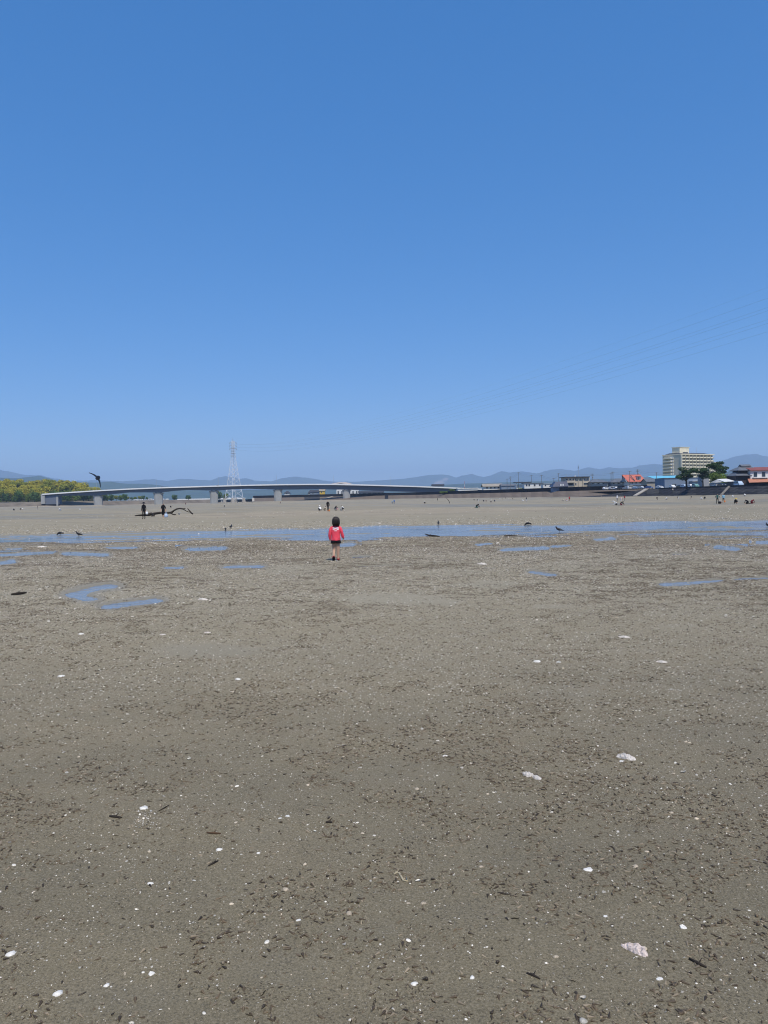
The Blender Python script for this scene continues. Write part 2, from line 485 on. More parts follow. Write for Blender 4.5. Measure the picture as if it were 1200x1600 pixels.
def water_material():
    m = bpy.data.materials.new('shallow_water'); m.use_nodes = True
    nt = m.node_tree; L = nt.links.new; p = nt.nodes['Principled BSDF']
    p.inputs['Base Color'].default_value = (.21, .21, .20, 1); p.inputs['Roughness'].default_value = .04; p.inputs['IOR'].default_value = 1.33
    geo = nd(nt, 'ShaderNodeNewGeometry')
    mp = nd(nt, 'ShaderNodeMapping'); mp.inputs['Scale'].default_value = (.7, 1, 1); L(geo.outputs['Position'], mp.inputs['Vector'])
    n = nd(nt, 'ShaderNodeTexNoise'); n.inputs['Scale'].default_value = 5.5; n.inputs['Detail'].default_value = 4; L(mp.outputs[0], n.inputs['Vector'])
    b = nd(nt, 'ShaderNodeBump'); b.inputs['Strength'].default_value = 1; b.inputs['Distance'].default_value = .022
    L(n.outputs[0], b.inputs['Height']); L(b.outputs[0], p.inputs['Normal'])
    mp2 = nd(nt, 'ShaderNodeMapping'); mp2.inputs['Scale'].default_value = (.22, 1.3, 1); L(geo.outputs['Position'], mp2.inputs['Vector'])
    n2 = nd(nt, 'ShaderNodeTexNoise'); n2.inputs['Scale'].default_value = 1.0; n2.inputs['Detail'].default_value = 5; L(mp2.outputs[0], n2.inputs['Vector'])
    r2 = nd(nt, 'ShaderNodeMapRange'); r2.inputs[1].default_value = .42; r2.inputs[2].default_value = .62; r2.inputs[3].default_value = .02; r2.inputs[4].default_value = .22; L(n2.outputs[0], r2.inputs[0]); L(r2.outputs[0], p.inputs['Roughness'])
    return m
water = water_material()
wx, wy = np.meshgrid(np.linspace(-75, 75, 60), np.linspace(24, 50, 16))
wo = link('channel_water', grid_mesh('channel_water', wx, wy, np.full(wx.shape, WL), water)); tag(wo, 'shallow blue channel of water across the flat', kind='structure')
for (pts, r), Lv in zip(PUDDLES, PUD_LEVEL):
    xs = [p[0] for p in pts]; ys = [p[1] for p in pts]
    cs = []
    for px, py in ((min(xs) - 8 * r, max(ys) + 2.2 * r), (max(xs) + 8 * r, max(ys) + 2.2 * r), (max(xs) + 8 * r, min(ys) - 2.0 * r), (min(xs) - 8 * r, min(ys) - 2.0 * r)):
        d = ray(px, py); t = (Lv - CAMH) / d[2]; cs.append((d[0] * t, d[1] * t, Lv))
    c = Vector(cs[0]).lerp(Vector(cs[2]), .5)
    o = MB().add([Vector(q) - c for q in cs], [(0, 1, 2, 3)]).build('puddle', water, loc=c)
    tag(o, 'puddle of still water left on the flat', kind='structure')

# ================================================================== HILLS
def ridged(x, y, seed): return 1 - np.abs(fbm(x, y, 5, seed, .55)) * 2.2
def range_mesh(name, env, D0, D1, ridge, material, seed, cols=520, rows=46, foot=2.0, spur=.45, wl=700):
    pxs = np.linspace(env[0][0], env[-1][0], cols); t = np.linspace(0, 1, rows)
    P, T = np.meshgrid(pxs, t)
    D = D0 + (D1 - D0) * T
    X = (P - 600) / F * D; Y = D
    ytop = np.interp(P, [e[0] for e in env], [e[1] for e in env])
    vv = (778.0 - (P - 600) * .01746) - ytop
    Dr = D0 + (D1 - D0) * ridge
    H = CAMH + vv * Dr / F
    prof = np.where(T < ridge, sstep(-.12, 1.0, T / ridge), 1 - .8 * sstep(0, 1, (T - ridge) / (1 - ridge)))
    rg = ridged(X / wl, Y / (wl * 1.6), seed)
    Z = foot + (H - foot) * prof * (1 - spur * (1 - prof) * (1 - rg)) + fbm(X / 120, Y / 120, 3, seed + 9) * .035 * H * (T > 0)
    Z = np.where(T <= 0, foot - 3, Z)
    gx, gy = project(X, Y, Z)
    ax = np.clip((755.5 - gy) / 8.5, 0, 1); cx = 684 + 14 * ax      # the quarry: a slanting pale scar on one hillside
    bare_ = (1 - sstep(.1, 1.2, np.abs(gx - cx) / (9.5 - 5 * ax) + .75 * fbm(X / 100, Y / 320, 3, 3))) * (gy < 756.5) * (gy > 746.8) * (T < ridge)
    return grid_mesh(name, X, Y, Z, material, {'bare': bare_})
hill_mat = mat('wooded_hill_cover', (.045, .078, .055), .9, .1, noise=(.004, .35), bump=(.02, 1.0))
def quarried_cover():
    m = mat('quarried_hill_cover', (.045, .078, .055), .9, .1, noise=(.004, .35), bump=(.02, 1.0)); nt = m.node_tree; p = nt.nodes['Principled BSDF']
    src = p.inputs['Base Color'].links[0].from_socket; a = nd(nt, 'ShaderNodeAttribute'); a.attribute_name = 'bare'
    mx = nd(nt, 'ShaderNodeMix', data_type='RGBA'); nt.links.new(a.outputs['Fac'], mx.inputs[0]); nt.links.new(src, mx.inputs[6]); mx.inputs[7].default_value = (.34, .27, .215, 1)
    nt.links.new(mx.outputs[2], p.inputs['Base Color']); return m
ENV_FAR = [(-900, 735), (-300, 744), (-120, 738), (-30, 733), (0, 735), (18, 738), (40, 743), (58, 744), (66, 743), (78, 747), (110, 752), (150, 751), (190, 752.5), (220, 750.5), (240, 749), (262, 752), (285, 749), (310, 750), (330, 751), (343, 746.5), (352, 744.5), (366, 746), (374, 749), (384, 747.5), (400, 752), (425, 752.5), (440, 748), (462, 745), (480, 747), (505, 751), (520, 753), (560, 753), (600, 750.5), (640, 747.5), (665, 743.5), (690, 742), (700, 742.5), (714, 746.5), (726, 743), (738, 741), (748, 744), (757, 746), (766, 744), (784, 736.5), (797, 739), (806, 738), (820, 737.5), (840, 740), (860, 734.5), (880, 733.5), (900, 736.5), (920, 731), (937, 734), (953, 731), (968, 732.5), (985, 731.5), (1000, 728), (1020, 726), (1045, 727.5), (1085, 728), (1125, 722), (1150, 714), (1168, 711), (1185, 711), (1200, 714), (1260, 722), (1400, 716), (1800, 730)]
tag(link('mountain_range', range_mesh('mountain_range', ENV_FAR, 10900, 16800, .62, quarried_cover(), 101, cols=1100, rows=60)), 'blue wooded mountain range along the horizon', kind='structure')
ENV_MID = [(-400, 752), (-40, 750), (0, 747), (30, 747), (64, 744), (80, 748), (100, 753), (150, 754), (175, 753), (205, 756), (232, 757), (262, 760), (300, 763), (350, 766), (420, 765), (500, 764), (600, 765), (700, 757), (760, 755), (840, 752), (900, 749), (960, 748), (1040, 745), (1130, 738), (1200, 734), (1600, 745)]
tag(link('foothills', range_mesh('foothills', ENV_MID, 4700, 7000, .6, hill_mat, 131, spur=.5, wl=420)), 'darker wooded foothills in front of the mountain range', kind='structure')
# bare quarried faces on the hills
bare = mat('bare_rock_face', (.50, .42, .34), .95, .1, noise=(.01, .2))
def quarry(name, outline, D, thick, label):
    pts = [at(px, py, D) for px, py in outline]
    c = sum(pts, Vector()) / len(pts)
    mb = MB(); n = len(pts)
    fr = [p - c for p in pts]; bk = [(p - c) + Vector((0, thick, 0)) for p in pts]
    mid = Vector((0, -thick * .25, 0))
    mb.add(fr + bk + [mid], [(i, (i + 1) % n, 2 * n) for i in range(n)] + [(i, n + i, n + (i + 1) % n, (i + 1) % n) for i in range(n)] + [tuple(range(n, 2 * n))])
    tag(mb.build(name, bare, loc=c, smooth=False), label, kind='structure')
quarry('bare_hill', [(512, 758), (520, 755), (530, 753.6), (540, 753.4), (548, 755), (552, 758)], 3300, 300, 'low bare earth hill beyond the bridge')

# ================================================================== LAND, LEVEES, BANK
grass_land = mat('rough_grass', (.13, .125, .07), .95, .1, noise=(.05, .35))
def P2(px, Y, z): return Vector(((px - 600) / F * Y, Y, z))
crest = [(p, Y * 1.0 + (14 if p > 1000 else 34 if 396 <= p <= 905 else 9)) for p, Y in SHORE]
rings = []
for dz, mul, add in ((2.9, 1, 3), (3.0, 1.35, 60), (3.0, 2.2, 300), (2.5, 8, 3000), (2.0, 20, 6000)):
    rings.append([P2(p, min(Y * mul + add, 15800), dz) for p, Y in crest])
mb = MB()
n = len(crest)
mb.add([v for r in rings for v in r], [(i * n + k, i * n + k + 1, (i + 1) * n + k + 1, (i + 1) * n + k) for i in range(len(rings) - 1) for k in range(n - 1)])
tag(mb.build('coastal_plain', grass_land), 'low flat land behind the river walls', kind='structure')

def interp_poly(poly, step):
    out = []
    for (p0, y0), (p1, y1) in zip(poly[:-1], poly[1:]):
        a = P2(p0, y0, 0); b = P2(p1, y1, 0); k = max(1, int((b - a).length / step))
        out += [a.lerp(b, i / k) for i in range(k)]
    out.append(P2(*poly[-1], 0)); return out
def run_normals(pts):       # unit vectors pointing landwards, away from the flat
    return [Vector((p.x, p.y, 0)).normalized() for p in pts]
def strip(pts, ns, prof, name, m, parent=None, jit=0.0):
    mb = MB(); k = len(prof)
    vs_ = []
    for p, nrm in zip(pts, ns):
        for off, z in prof: vs_.append(p + nrm * (off + R.uniform(-jit, jit)) + Vector((0, 0, z + R.uniform(-jit, jit) * .4)))
    mb.add(vs_, [(i * k + j, (i + 1) * k + j, (i + 1) * k + j + 1, i * k + j + 1) for i in range(len(pts) - 1) for j in range(k - 1)])
    return mb.build(name, m, parent)
conc_br = mat('weathered_slope_concrete', (.155, .122, .092), .9, .2, noise=(.12, .3), bump=(1.2, .5))
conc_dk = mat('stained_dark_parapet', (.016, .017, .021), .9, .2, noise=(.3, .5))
conc_pale = mat('pale_concrete', (.42, .38, .32), .85, .2, noise=(.5, .2))
conc_grey = mat('grey_concrete', (.30, .30, .29), .85, .25, noise=(.2, .15), bump=(3, .2))
stone_dk = mat('dark_revetment_stone', (.026, .026, .030), .92, .2, noise=(.35, .6), bump=(1.5, .8))
stone_dk2 = mat('dark_revetment_stone_light', (.048, .047, .047), .92, .2, noise=(.35, .5), bump=(1.5, .8))

# levee on the right bank (brown sloping concrete, dark parapet)
LEV = [(396, 745), (430, 728), (500, 700), (650, 640), (800, 490), (905, 405), (1012, 378)]
lp = interp_poly(LEV, 14); ln = run_normals(lp)
lev = empty('levee', (0, 0, 0))
tag(lev, 'long brown concrete levee with a black parapet right of the bridge', 'levee')
def fz(p): return gz(p.x, p.y)
mbs = MB()
NP = 4
for i in range(len(lp) - 1):                      # sloping panels, each its own piece
    for j in range(NP):
        a0, a1 = j / NP, (j + 1) / NP
        def S(k, a):
            z0 = .2; return lp[k] + ln[k] * (a * 27) + Vector((0, 0, z0 + (3.5 - z0) * a))
        g = .006
        q = [S(i, a0 + g).lerp(S(i + 1, a0 + g), g), S(i, a0 + g).lerp(S(i + 1, a0 + g), 1 - g), S(i, a1 - g).lerp(S(i + 1, a1 - g), 1 - g), S(i, a1 - g).lerp(S(i + 1, a1 - g), g)]
        up = Vector((0, 0, .12 + R.uniform(-.03, .03)))
        c = sum(q, Vector()) / 4
        mb = MB().hexa([v - c - up * 3 for v in q], [v - c + up for v in q])
        mb.build('slope_panel', MATS['weathered_slope_concrete'], lev, loc=c)
strip(lp, ln, [(-2, -1.2), (-2, .25), (1.2, .3), (1.2, -1)], 'toe_kerb', conc_pale, lev)
strip(lp, ln, [(-.5, -1.0), (0, .1), (27.5, 3.5), (29.9, 3.6), (30, 3.75), (33, 3.8), (36, 2.0)], 'slope_bed', conc_br, lev)
strip(lp, ln, [(30.2, 3.6), (30.2, 5.9), (30.8, 5.9), (30.8, 3.6)], 'parapet', conc_dk, lev)
strip(lp, ln, [(27.0, 3.2), (27.0, 3.95), (27.3, 3.95), (27.3, 3.2)], 'crest_shadow_strip', conc_dk, lev)  # dark strip built in place of the shadow line below the parapet
def slope_strip(pa, pb, wid, name, m, parent, zlo, zhi, lift=.35):
    a = Vector(pa); b = Vector(pb); d = b - a; s = Vector((d.y, -d.x, 0)).normalized() * wid / 2
    up = Vector((0, 0, lift))
    mb = MB().hexa([a - s - up, a + s - up, b + s - up, b - s - up], [a - s + up, a + s + up, b + s + up, b - s + up])
    mb.build(name, m, parent)
def lev_pt(px, a):
    k = min(range(len(lp)), key=lambda i: abs(600 + F * (lp[i].x + ln[i].x * 30 * a) / (lp[i].y + ln[i].y * 30 * a) - px))
    return lp[k] + ln[k] * (27 * a) + Vector((0, 0, .2 + 3.3 * a))
slope_strip(lev_pt(594, .02), lev_pt(604, .98), 3.0, 'drain_chute', conc_dk, lev, 0, 0)
slope_strip(lev_pt(508, .02), lev_pt(521, .98), 2.2, 'stair', conc_pale, lev, 0, 0)
slope_strip(lev_pt(397, .02), lev_pt(401, .98), 2.2, 'stair', conc_pale, lev, 0, 0)
# dark old facing left of the stair
seg = [p for p in lp if 476 < 600 + F * p.x / p.y < 516]
k0 = lp.index(seg[0])
strip(seg, ln[k0:k0 + len(seg)], [(-.5, .5), (14, 2.15), (26.5, 3.75), (26.8, 3.4)], 'dark_facing', stone_dk2, lev)

# dark stone revetment in front of the town, right
REV = [(905, 392), (940, 382), (1030, 345), (1115, 293), (1200, 250), (1300, 215), (1500, 170)]
rp = interp_poly(REV, 7); rn = run_normals(rp)
rev = empty('revetment', (0, 0, 0)); tag(rev, 'dark stone faced revetment below the parked cars and houses', 'revetment')
ZC = 3.55
for i in range(len(rp) - 1):
    for j in range(3):
        def S(k, a): 
            end = min(1.0, k / 5.0)
            return rp[k] + rn[k] * (a * 11) + Vector((0, 0, .1 + (ZC - .25) * a * (end if end > .02 else .02)))
        a0, a1 = j / 3 + .008, (j + 1) / 3 - .008
        q = [S(i, a0).lerp(S(i + 1, a0), .01), S(i, a0).lerp(S(i + 1, a0), .99), S(i, a1).lerp(S(i + 1, a1), .99), S(i, a1).lerp(S(i + 1, a1), .01)]
        c = sum(q, Vector()) / 4; up = Vector((0, 0, .1 + R.uniform(-.03, .04)))
        MB().hexa([v - c - up * 3 for v in q], [v - c + up for v in q]).build('facing_panel', stone_dk if R.random() < .75 else stone_dk2, rev, loc=c)
strip(rp, rn, [(-2.6, -1), (-2.6, .12), (.2, .16), (.2, -1)], 'toe_path', conc_pale, rev)
strip(rp[5:], rn[5:], [(-.2, -1.0), (.1, .0), (11, ZC - .15), (11.1, ZC), (14, ZC), (40, ZC), (90, ZC)], 'quay_top', mat('asphalt', (.06, .06, .062), .9, .2, noise=(.3, .2)), rev)
strip(rp[6:], rn[6:], [(10.6, ZC - .4), (10.6, ZC + .35), (11.0, ZC + .35), (11.0, ZC - .3)], 'kerb_wall', stone_dk, rev)
def rev_pt(px, a):
    k = min(range(len(rp)), key=lambda i: abs(600 + F * (rp[i].x + rn[i].x * 11 * a) / (rp[i].y + rn[i].y * 11 * a) - px))
    return rp[k] + rn[k] * (11 * a) + Vector((0, 0, .2 + (ZC - .2) * a))
for pa, pb in ((996, 1009), (1123, 1137), (1126.5, 1141)):
    slope_strip(rev_pt(pa, .02), rev_pt(pb, .97), 1.2 if pa > 1100 else 2.2, 'stair', conc_pale, rev, 0, 0, .3)

# far left bank
BANK = [(-900, 640), (-300, 660), (0, 690), (150, 712), (330, 850)]
bp = interp_poly(BANK, 16); bn = run_normals(bp)
bank = empty('river_bank', (0, 0, 0)); tag(bank, 'brown sloping river bank below the wood on the left', 'bank')
strip(bp, bn, [(-14, -1.2), (-13, -.55), (0, -.45), (9, 3.0), (13, 3.05), (14, 1.5)], 'bank_slope', mat('bank_soil', (.17, .145, .115), .95, .1, noise=(.1, .3), bump=(.6, .5)), bank)
strip(bp, bn, [(-16, -1.5), (-15, -.72), (-13.2, -.65), (-13.1, -1.5)], 'sand_spit', mat('dry_pale_sand', (.40, .34, .26), .95, .1, noise=(.1, .1)), bank)
strip(bp, bn, [(8.8, 2.95), (8.8, 3.2), (10, 3.22), (10.1, 2.95)], 'bank_edge', conc_pale, bank)

# ================================================================== ROAD BRIDGE
bridge = empty('road_bridge', P2(400, 700, 0)); tag(bridge, 'long grey girder road bridge crossing the river mouth', 'bridge')
bo = Vector(bridge.location)
gird = mat('grey_girder_concrete', (.13, .15, .185), .75, .3, noise=(.05, .1)); pierm = mat('pier_concrete', (.36, .36, .34), .85, .25, noise=(.15, .15))
parap = mat('white_parapet_concrete', (.80, .80, .78), .8, .3, noise=(.1, .06))
TOP = [(66, 771.5), (110, 768.5), (150, 766), (200, 763.3), (250, 761.3), (300, 759.8), (350, 758.3), (400, 757.1), (437, 756.4), (480, 756), (520, 756), (560, 756.7), (600, 757.8), (650, 759.2), (700, 761.2), (750, 763.4), (790, 765.2)]
BOT = [(66, 774.6), (90, 774.6), (115, 774.2), (150, 774.2), (175, 771.8), (197, 769.4), (222, 769.3), (246, 769.6), (268, 767), (290, 765.4), (312, 766.0), (333, 766.6), (360, 764.6), (385, 763.6), (410, 764.2), (437, 765), (470, 764.6), (500, 764.4), (540, 765), (580, 766.4), (620, 768), (660, 769.4), (700, 770.5), (750, 772), (790, 773)]
bxs = list(range(66, 791, 6)) + [790]
def byz(px, tab): return np.interp(px, [t[0] for t in tab], [t[1] for t in tab])
BY = lambda px: 700 - max(0, px - 450) * .10
def bsec(px, py, dy=0): 
    v = at(px, py, BY(px)) - bo; v.y += dy; return v
mbg, mbd, mbp, mbp2 = MB(), MB(), MB(), MB()
def sweep(mb, secs):
    n = len(secs[0]); mb.add([v for s in secs for v in s], [(i * n + k, i * n + (k + 1) % n, (i + 1) * n + (k + 1) % n, (i + 1) * n + k) for i in range(len(secs) - 1) for k in range(n)] + [tuple(range(n))[::-1], tuple((len(secs) - 1) * n + k for k in range(n))])
G, D, PA, PB = [], [], [], []
for px in bxs:
    t = bsec(px, byz(px, TOP)); b = bsec(px, byz(px, BOT))
    zt = t.z; zb = b.z; X = t.x; y0 = t.y
    G.append([Vector((X, y0 + 1.6, zt - 1.35)), Vector((X, y0 + 2.0, zb)), Vector((X, y0 + 8.0, zb)), Vector((X, y0 + 8.4, zt - 1.35))])
    D.append([Vector((X, y0 + .1, zt - 1.05)), Vector((X, y0 + .1, zt - 1.45)), Vector((X, y0 + 9.9, zt - 1.45)), Vector((X, y0 + 9.9, zt - 1.05))])
    PA.append([Vector((X, y0 - .15, zt)), Vector((X, y0 - .15, zt - 1.06)), Vector((X, y0 + .1, zt - 1.06)), Vector((X, y0 + .2, zt))])
    PB.append([Vector((X, y0 + 9.8, zt)), Vector((X, y0 + 9.9, zt - 1.55)), Vector((X, y0 + 10.15, zt - 1.55)), Vector((X, y0 + 10.1, zt))])
sweep(mbg, G); sweep(mbd, D); sweep(mbp, PA); sweep(mbp2, PB)
mbg.build('girder', gird, bridge); mbd.build('deck', MATS['asphalt'], bridge); mbp.build('parapet', parap, bridge); mbp2.build('parapet', parap, bridge)
for px, pyb, w in ((150, 790, 15), (245, 788, 15), (332.5, 786.5, 14), (433, 784.5, 13.5), (541, 774, 13)):
    zt = bsec(px, byz(px, BOT)).z; y0 = bsec(px, 770).y; zb = -1.2 - bo.z; X = bsec(px, 770).x; s = BY(px) / F * w / 2
    mb = MB()
    def oct_(sx, sy, z): return [(X + a * sx, y0 + 5 + b * sy, z) for a, b in ((-1, -.5), (-.55, -1), (.55, -1), (1, -.5), (1, .5), (.55, 1), (-.55, 1), (-1, .5))]
    A = oct_(s * .82, 2.2, zb); B_ = oct_(s * .92, 2.4, zt - 1.6); C = oct_(s * 1.08, 2.9, zt - .15)
    mb.add(A + B_ + C, [(i, (i + 1) % 8, 8 + (i + 1) % 8, 8 + i) for i in range(8)] + [(8 + i, 8 + (i + 1) % 8, 16 + (i + 1) % 8, 16 + i) for i in range(8)] + [tuple(range(16, 24))])
    pr = mb.build('pier', pierm, bridge)
    for sx in (-.5, .5): MB().box(X + sx * s - .6, X + sx * s + .6, y0 + 3.4, y0 + 6.6, zt - .16, zt + .35).build('bearing', gird, pr)
ab = bsec(66, 773)
MB().box(ab.x - 1.5, ab.x + 2.0, ab.y + .3, ab.y + 10.5, 1.5 - bo.z, ab.z + .8).build('abutment', pierm, bridge)
MB().box(ab.x + 2.05, ab.x + 14, ab.y + 1.5, ab.y + 9, 1.0 - bo.z, bsec(75, 774.7).z).build('abutment_wall', gird, bridge)
for px in (88,):
    q = bsec(px, 777); MB().box(q.x - .7, q.x + .7, q.y + 1.4, q.y + 3, -1 - bo.z, bsec(px, 774.6).z).build('support_post', pierm, bridge)
galv = mat('galvanised_steel', (.55, .57, .58), .5, .5, .6)
for px in (145, 240, 338, 430, 520, 610):
    t = bsec(px, byz(px, TOP)); t.y += 9.6
    MB().tube([t + Vector((0, 0, -1)), t + Vector((0, 0, 7.0)), t + Vector((0, -.8, 8.0)), t + Vector((0, -2.0, 8.2))], [.11, .09, .07, .06], 6).build('lamp_post', galv, bridge)

# distant low bridge far upstream
lb = empty('low_bridge', P2(345, 1120, 0)); tag(lb, 'distant low flat bridge seen under the road bridge', 'bridge')
MB().box(-62, 36, -4, 4, 3.4, 5.2).build('deck', parap, lb)
for x in (-52, -34, -16, 2, 20): MB().box(x - .9, x + .9, -3, 3, -1.5, 3.38).build('pier', pierm, lb)

# ================================================================== PYLON AND CABLES
PYY = 765.0
pyl_b = P2(366.2, PYY, .2)
pylon = empty('power_pylon', pyl_b, math.radians(47)); tag(pylon, 'tall white lattice power pylon behind the road bridge', 'pylon')
white_steel = mat('white_painted_steel', (.78, .80, .82), .45, .5, .1)
PH = 60.5
def half(z): 
    return np.interp(z, [0, 6, 30, 44, 60.5], [6.7, 6.0, 3.0, 1.55, 1.05])
corn = [(-1, -1), (1, -1), (1, 1), (-1, 1)]
def cz(k, z): h = half(z); return Vector((corn[k][0] * h, corn[k][1] * h, z))
lev_z = [4.5, 11, 17, 22.5, 27.5, 32, 36, 39.5, 42.7, 45.5, 48, 50.4, 52.8, 55.2, 57.6, 60.5]
for k in range(4):
    MB().tube([cz(k, z) for z in [1.5] + lev_z], [.25] * 3 + [.20] * 5 + [.15] * 9, 6).build('leg', white_steel, pylon)
    c = cz(k, 0); MB().hexa([(c.x - 1.6, c.y - 1.6, -1.6), (c.x + 1.6, c.y - 1.6, -1.6), (c.x + 1.6, c.y + 1.6, -1.6), (c.x - 1.6, c.y + 1.6, -1.6)],
                            [(c.x - .8, c.y - .8, 3.6), (c.x + .8, c.y - .8, 3.6), (c.x + .8, c.y + .8, 3.6), (c.x - .8, c.y + .8, 3.6)]).build('footing', conc_pale, pylon)
for k in range(4):
    j = (k + 1) % 4
    for a, b in zip(lev_z[:-1], lev_z[1:]):
        r = .085 if a < 30 else .065
        mb = MB(); mb.tube([cz(k, a), cz(j, b)], r, 5); mb.tube([cz(j, a), cz(k, b)], r, 5); mb.tube([cz(k, b), cz(j, b)], r, 5)
        mb.build('lattice_brace', white_steel, pylon)
    mb = MB(); m0 = (cz(k, 4.5) + cz(j, 4.5)) / 2; mb.tube([cz(k, 1.5), m0], .12, 5); mb.tube([cz(j, 1.5), m0], .12, 5); mb.tube([cz(k, 4.5), cz(j, 4.5)], .12, 5); mb.build('lattice_brace', white_steel, pylon)
armm = mat('arm_steel', (.33, .35, .37), .5, .5, .3); insul = mat('porcelain_insulator', (.20, .17, .16), .3, .5)
ARMZ = [58.5, 55.6, 52.7]
# arms lie across the line direction; pylon is turned, so rotate the arm back
ARMDIR = Vector((820, 331, 0)).normalized()
inv = Matrix.Rotation(-math.radians(47), 3, 'Z')
for az in ARMZ:
    for s in (-1, 1):
        d = inv @ (ARMDIR * s); t = d * 3.3 + Vector((0, 0, az)); q = Vector((-d.y, d.x, 0)) * .8
        mb = MB()
        for w in (-1, 1): mb.tube([q * w + Vector((0, 0, az)), t], .11, 5)
        mb.tube([Vector((0, 0, az + 1.6)), t], .10, 5); mb.tube([t, t + d * .25 + Vector((0, 0, .3))], .1, 5)
        a = mb.build('crossarm', armm, pylon)
        MB().tube([t, t + Vector((0, 0, -.5)), t + Vector((0, 0, -1.1))], [.16, .22, .16], 6).build('insulator', insul, a)
MB().tube([(0, 0, 60.5), (0, 0, 63.5)], [.25, .08], 6).build('peak', armm, pylon)
mb = MB()
for zz in (45.5, 48, 50.4, 52.8):
    h = half(zz) + .25; mb.box(-h, h, -h, h, zz - .12, zz + .12)
mb.build('platform', armm, pylon)
cable_m = mat('aluminium_cable', (.16, .17, .19), .5, .4, .3)
PB_END = Vector((175, -20, 62.0))
for az in ARMZ + [63.4]:
    for s in ((-1, 1) if az < 60 else (0,)):
        a = Vector((pyl_b.x, pyl_b.y, 0)) + ARMDIR * 3.3 * s; a.z = pyl_b.z + az - (1.1 if s else 0)
        b = Vector(PB_END) + ARMDIR * 3.3 * s; b.z = PB_END.z + (az - 58.5) * 1.0
        pts = []
        for i in range(49):
            t = i / 48; p = a.lerp(b, t); p.z -= 4 * (19.5 if s else 21.5) * t * (1 - t); pts.append(p)
        o = MB().tube(pts, .014 if s else .009, 5).build('power_cable', cable_m)
        nm = {58.5: 'top', 55.6: 'middle', 52.7: 'lowest'}.get(az)
        tag(o, f'{nm} {"left hand" if s < 0 else "right hand"} power cable strung from the white pylon' if nm else 'thin earth wire above the power cables from the pylon tip', 'cable', 'power cables from the pylon')

# ================================================================== VEHICLES
glass_dk = mat('dark_car_glass', (.02, .025, .03), .08, .6); tyre_m = mat('tyre_rubber', (.02, .02, .02), .8, .2); rim_m = mat('wheel_rim', (.45, .46, .47), .35, .5, .7)
lampm = mat('lamp_lens', (.75, .75, .72), .15, .5); redl = mat('tail_lens', (.35, .02, .02), .2, .5)
CARS = {'sedan': (4.5, [(0, .35), (.02, .78), (.95, .92), (1.55, 1.40), (2.9, 1.44), (3.65, 1.0), (4.42, .93), (4.5, .4)], (1.05, 1.62, 2.86, 3.5)),
        'hatch': (3.8, [(0, .35), (.02, .85), (.8, 1.0), (1.35, 1.52), (3.2, 1.55), (3.72, 1.05), (3.8, .4)], (.92, 1.42, 3.1, 3.62)),
        'kei': (3.4, [(0, .35), (.02, .95), (.55, 1.08), (.95, 1.68), (3.1, 1.72), (3.38, 1.1), (3.4, .4)], (.62, 1.0, 3.02, 3.3)),
        'van': (4.7, [(0, .35), (.02, .95), (.55, 1.15), (1.15, 1.92), (4.45, 1.96), (4.66, 1.2), (4.7, .4)], (.68, 1.2, 4.35, 4.6))}
_carmesh = {}
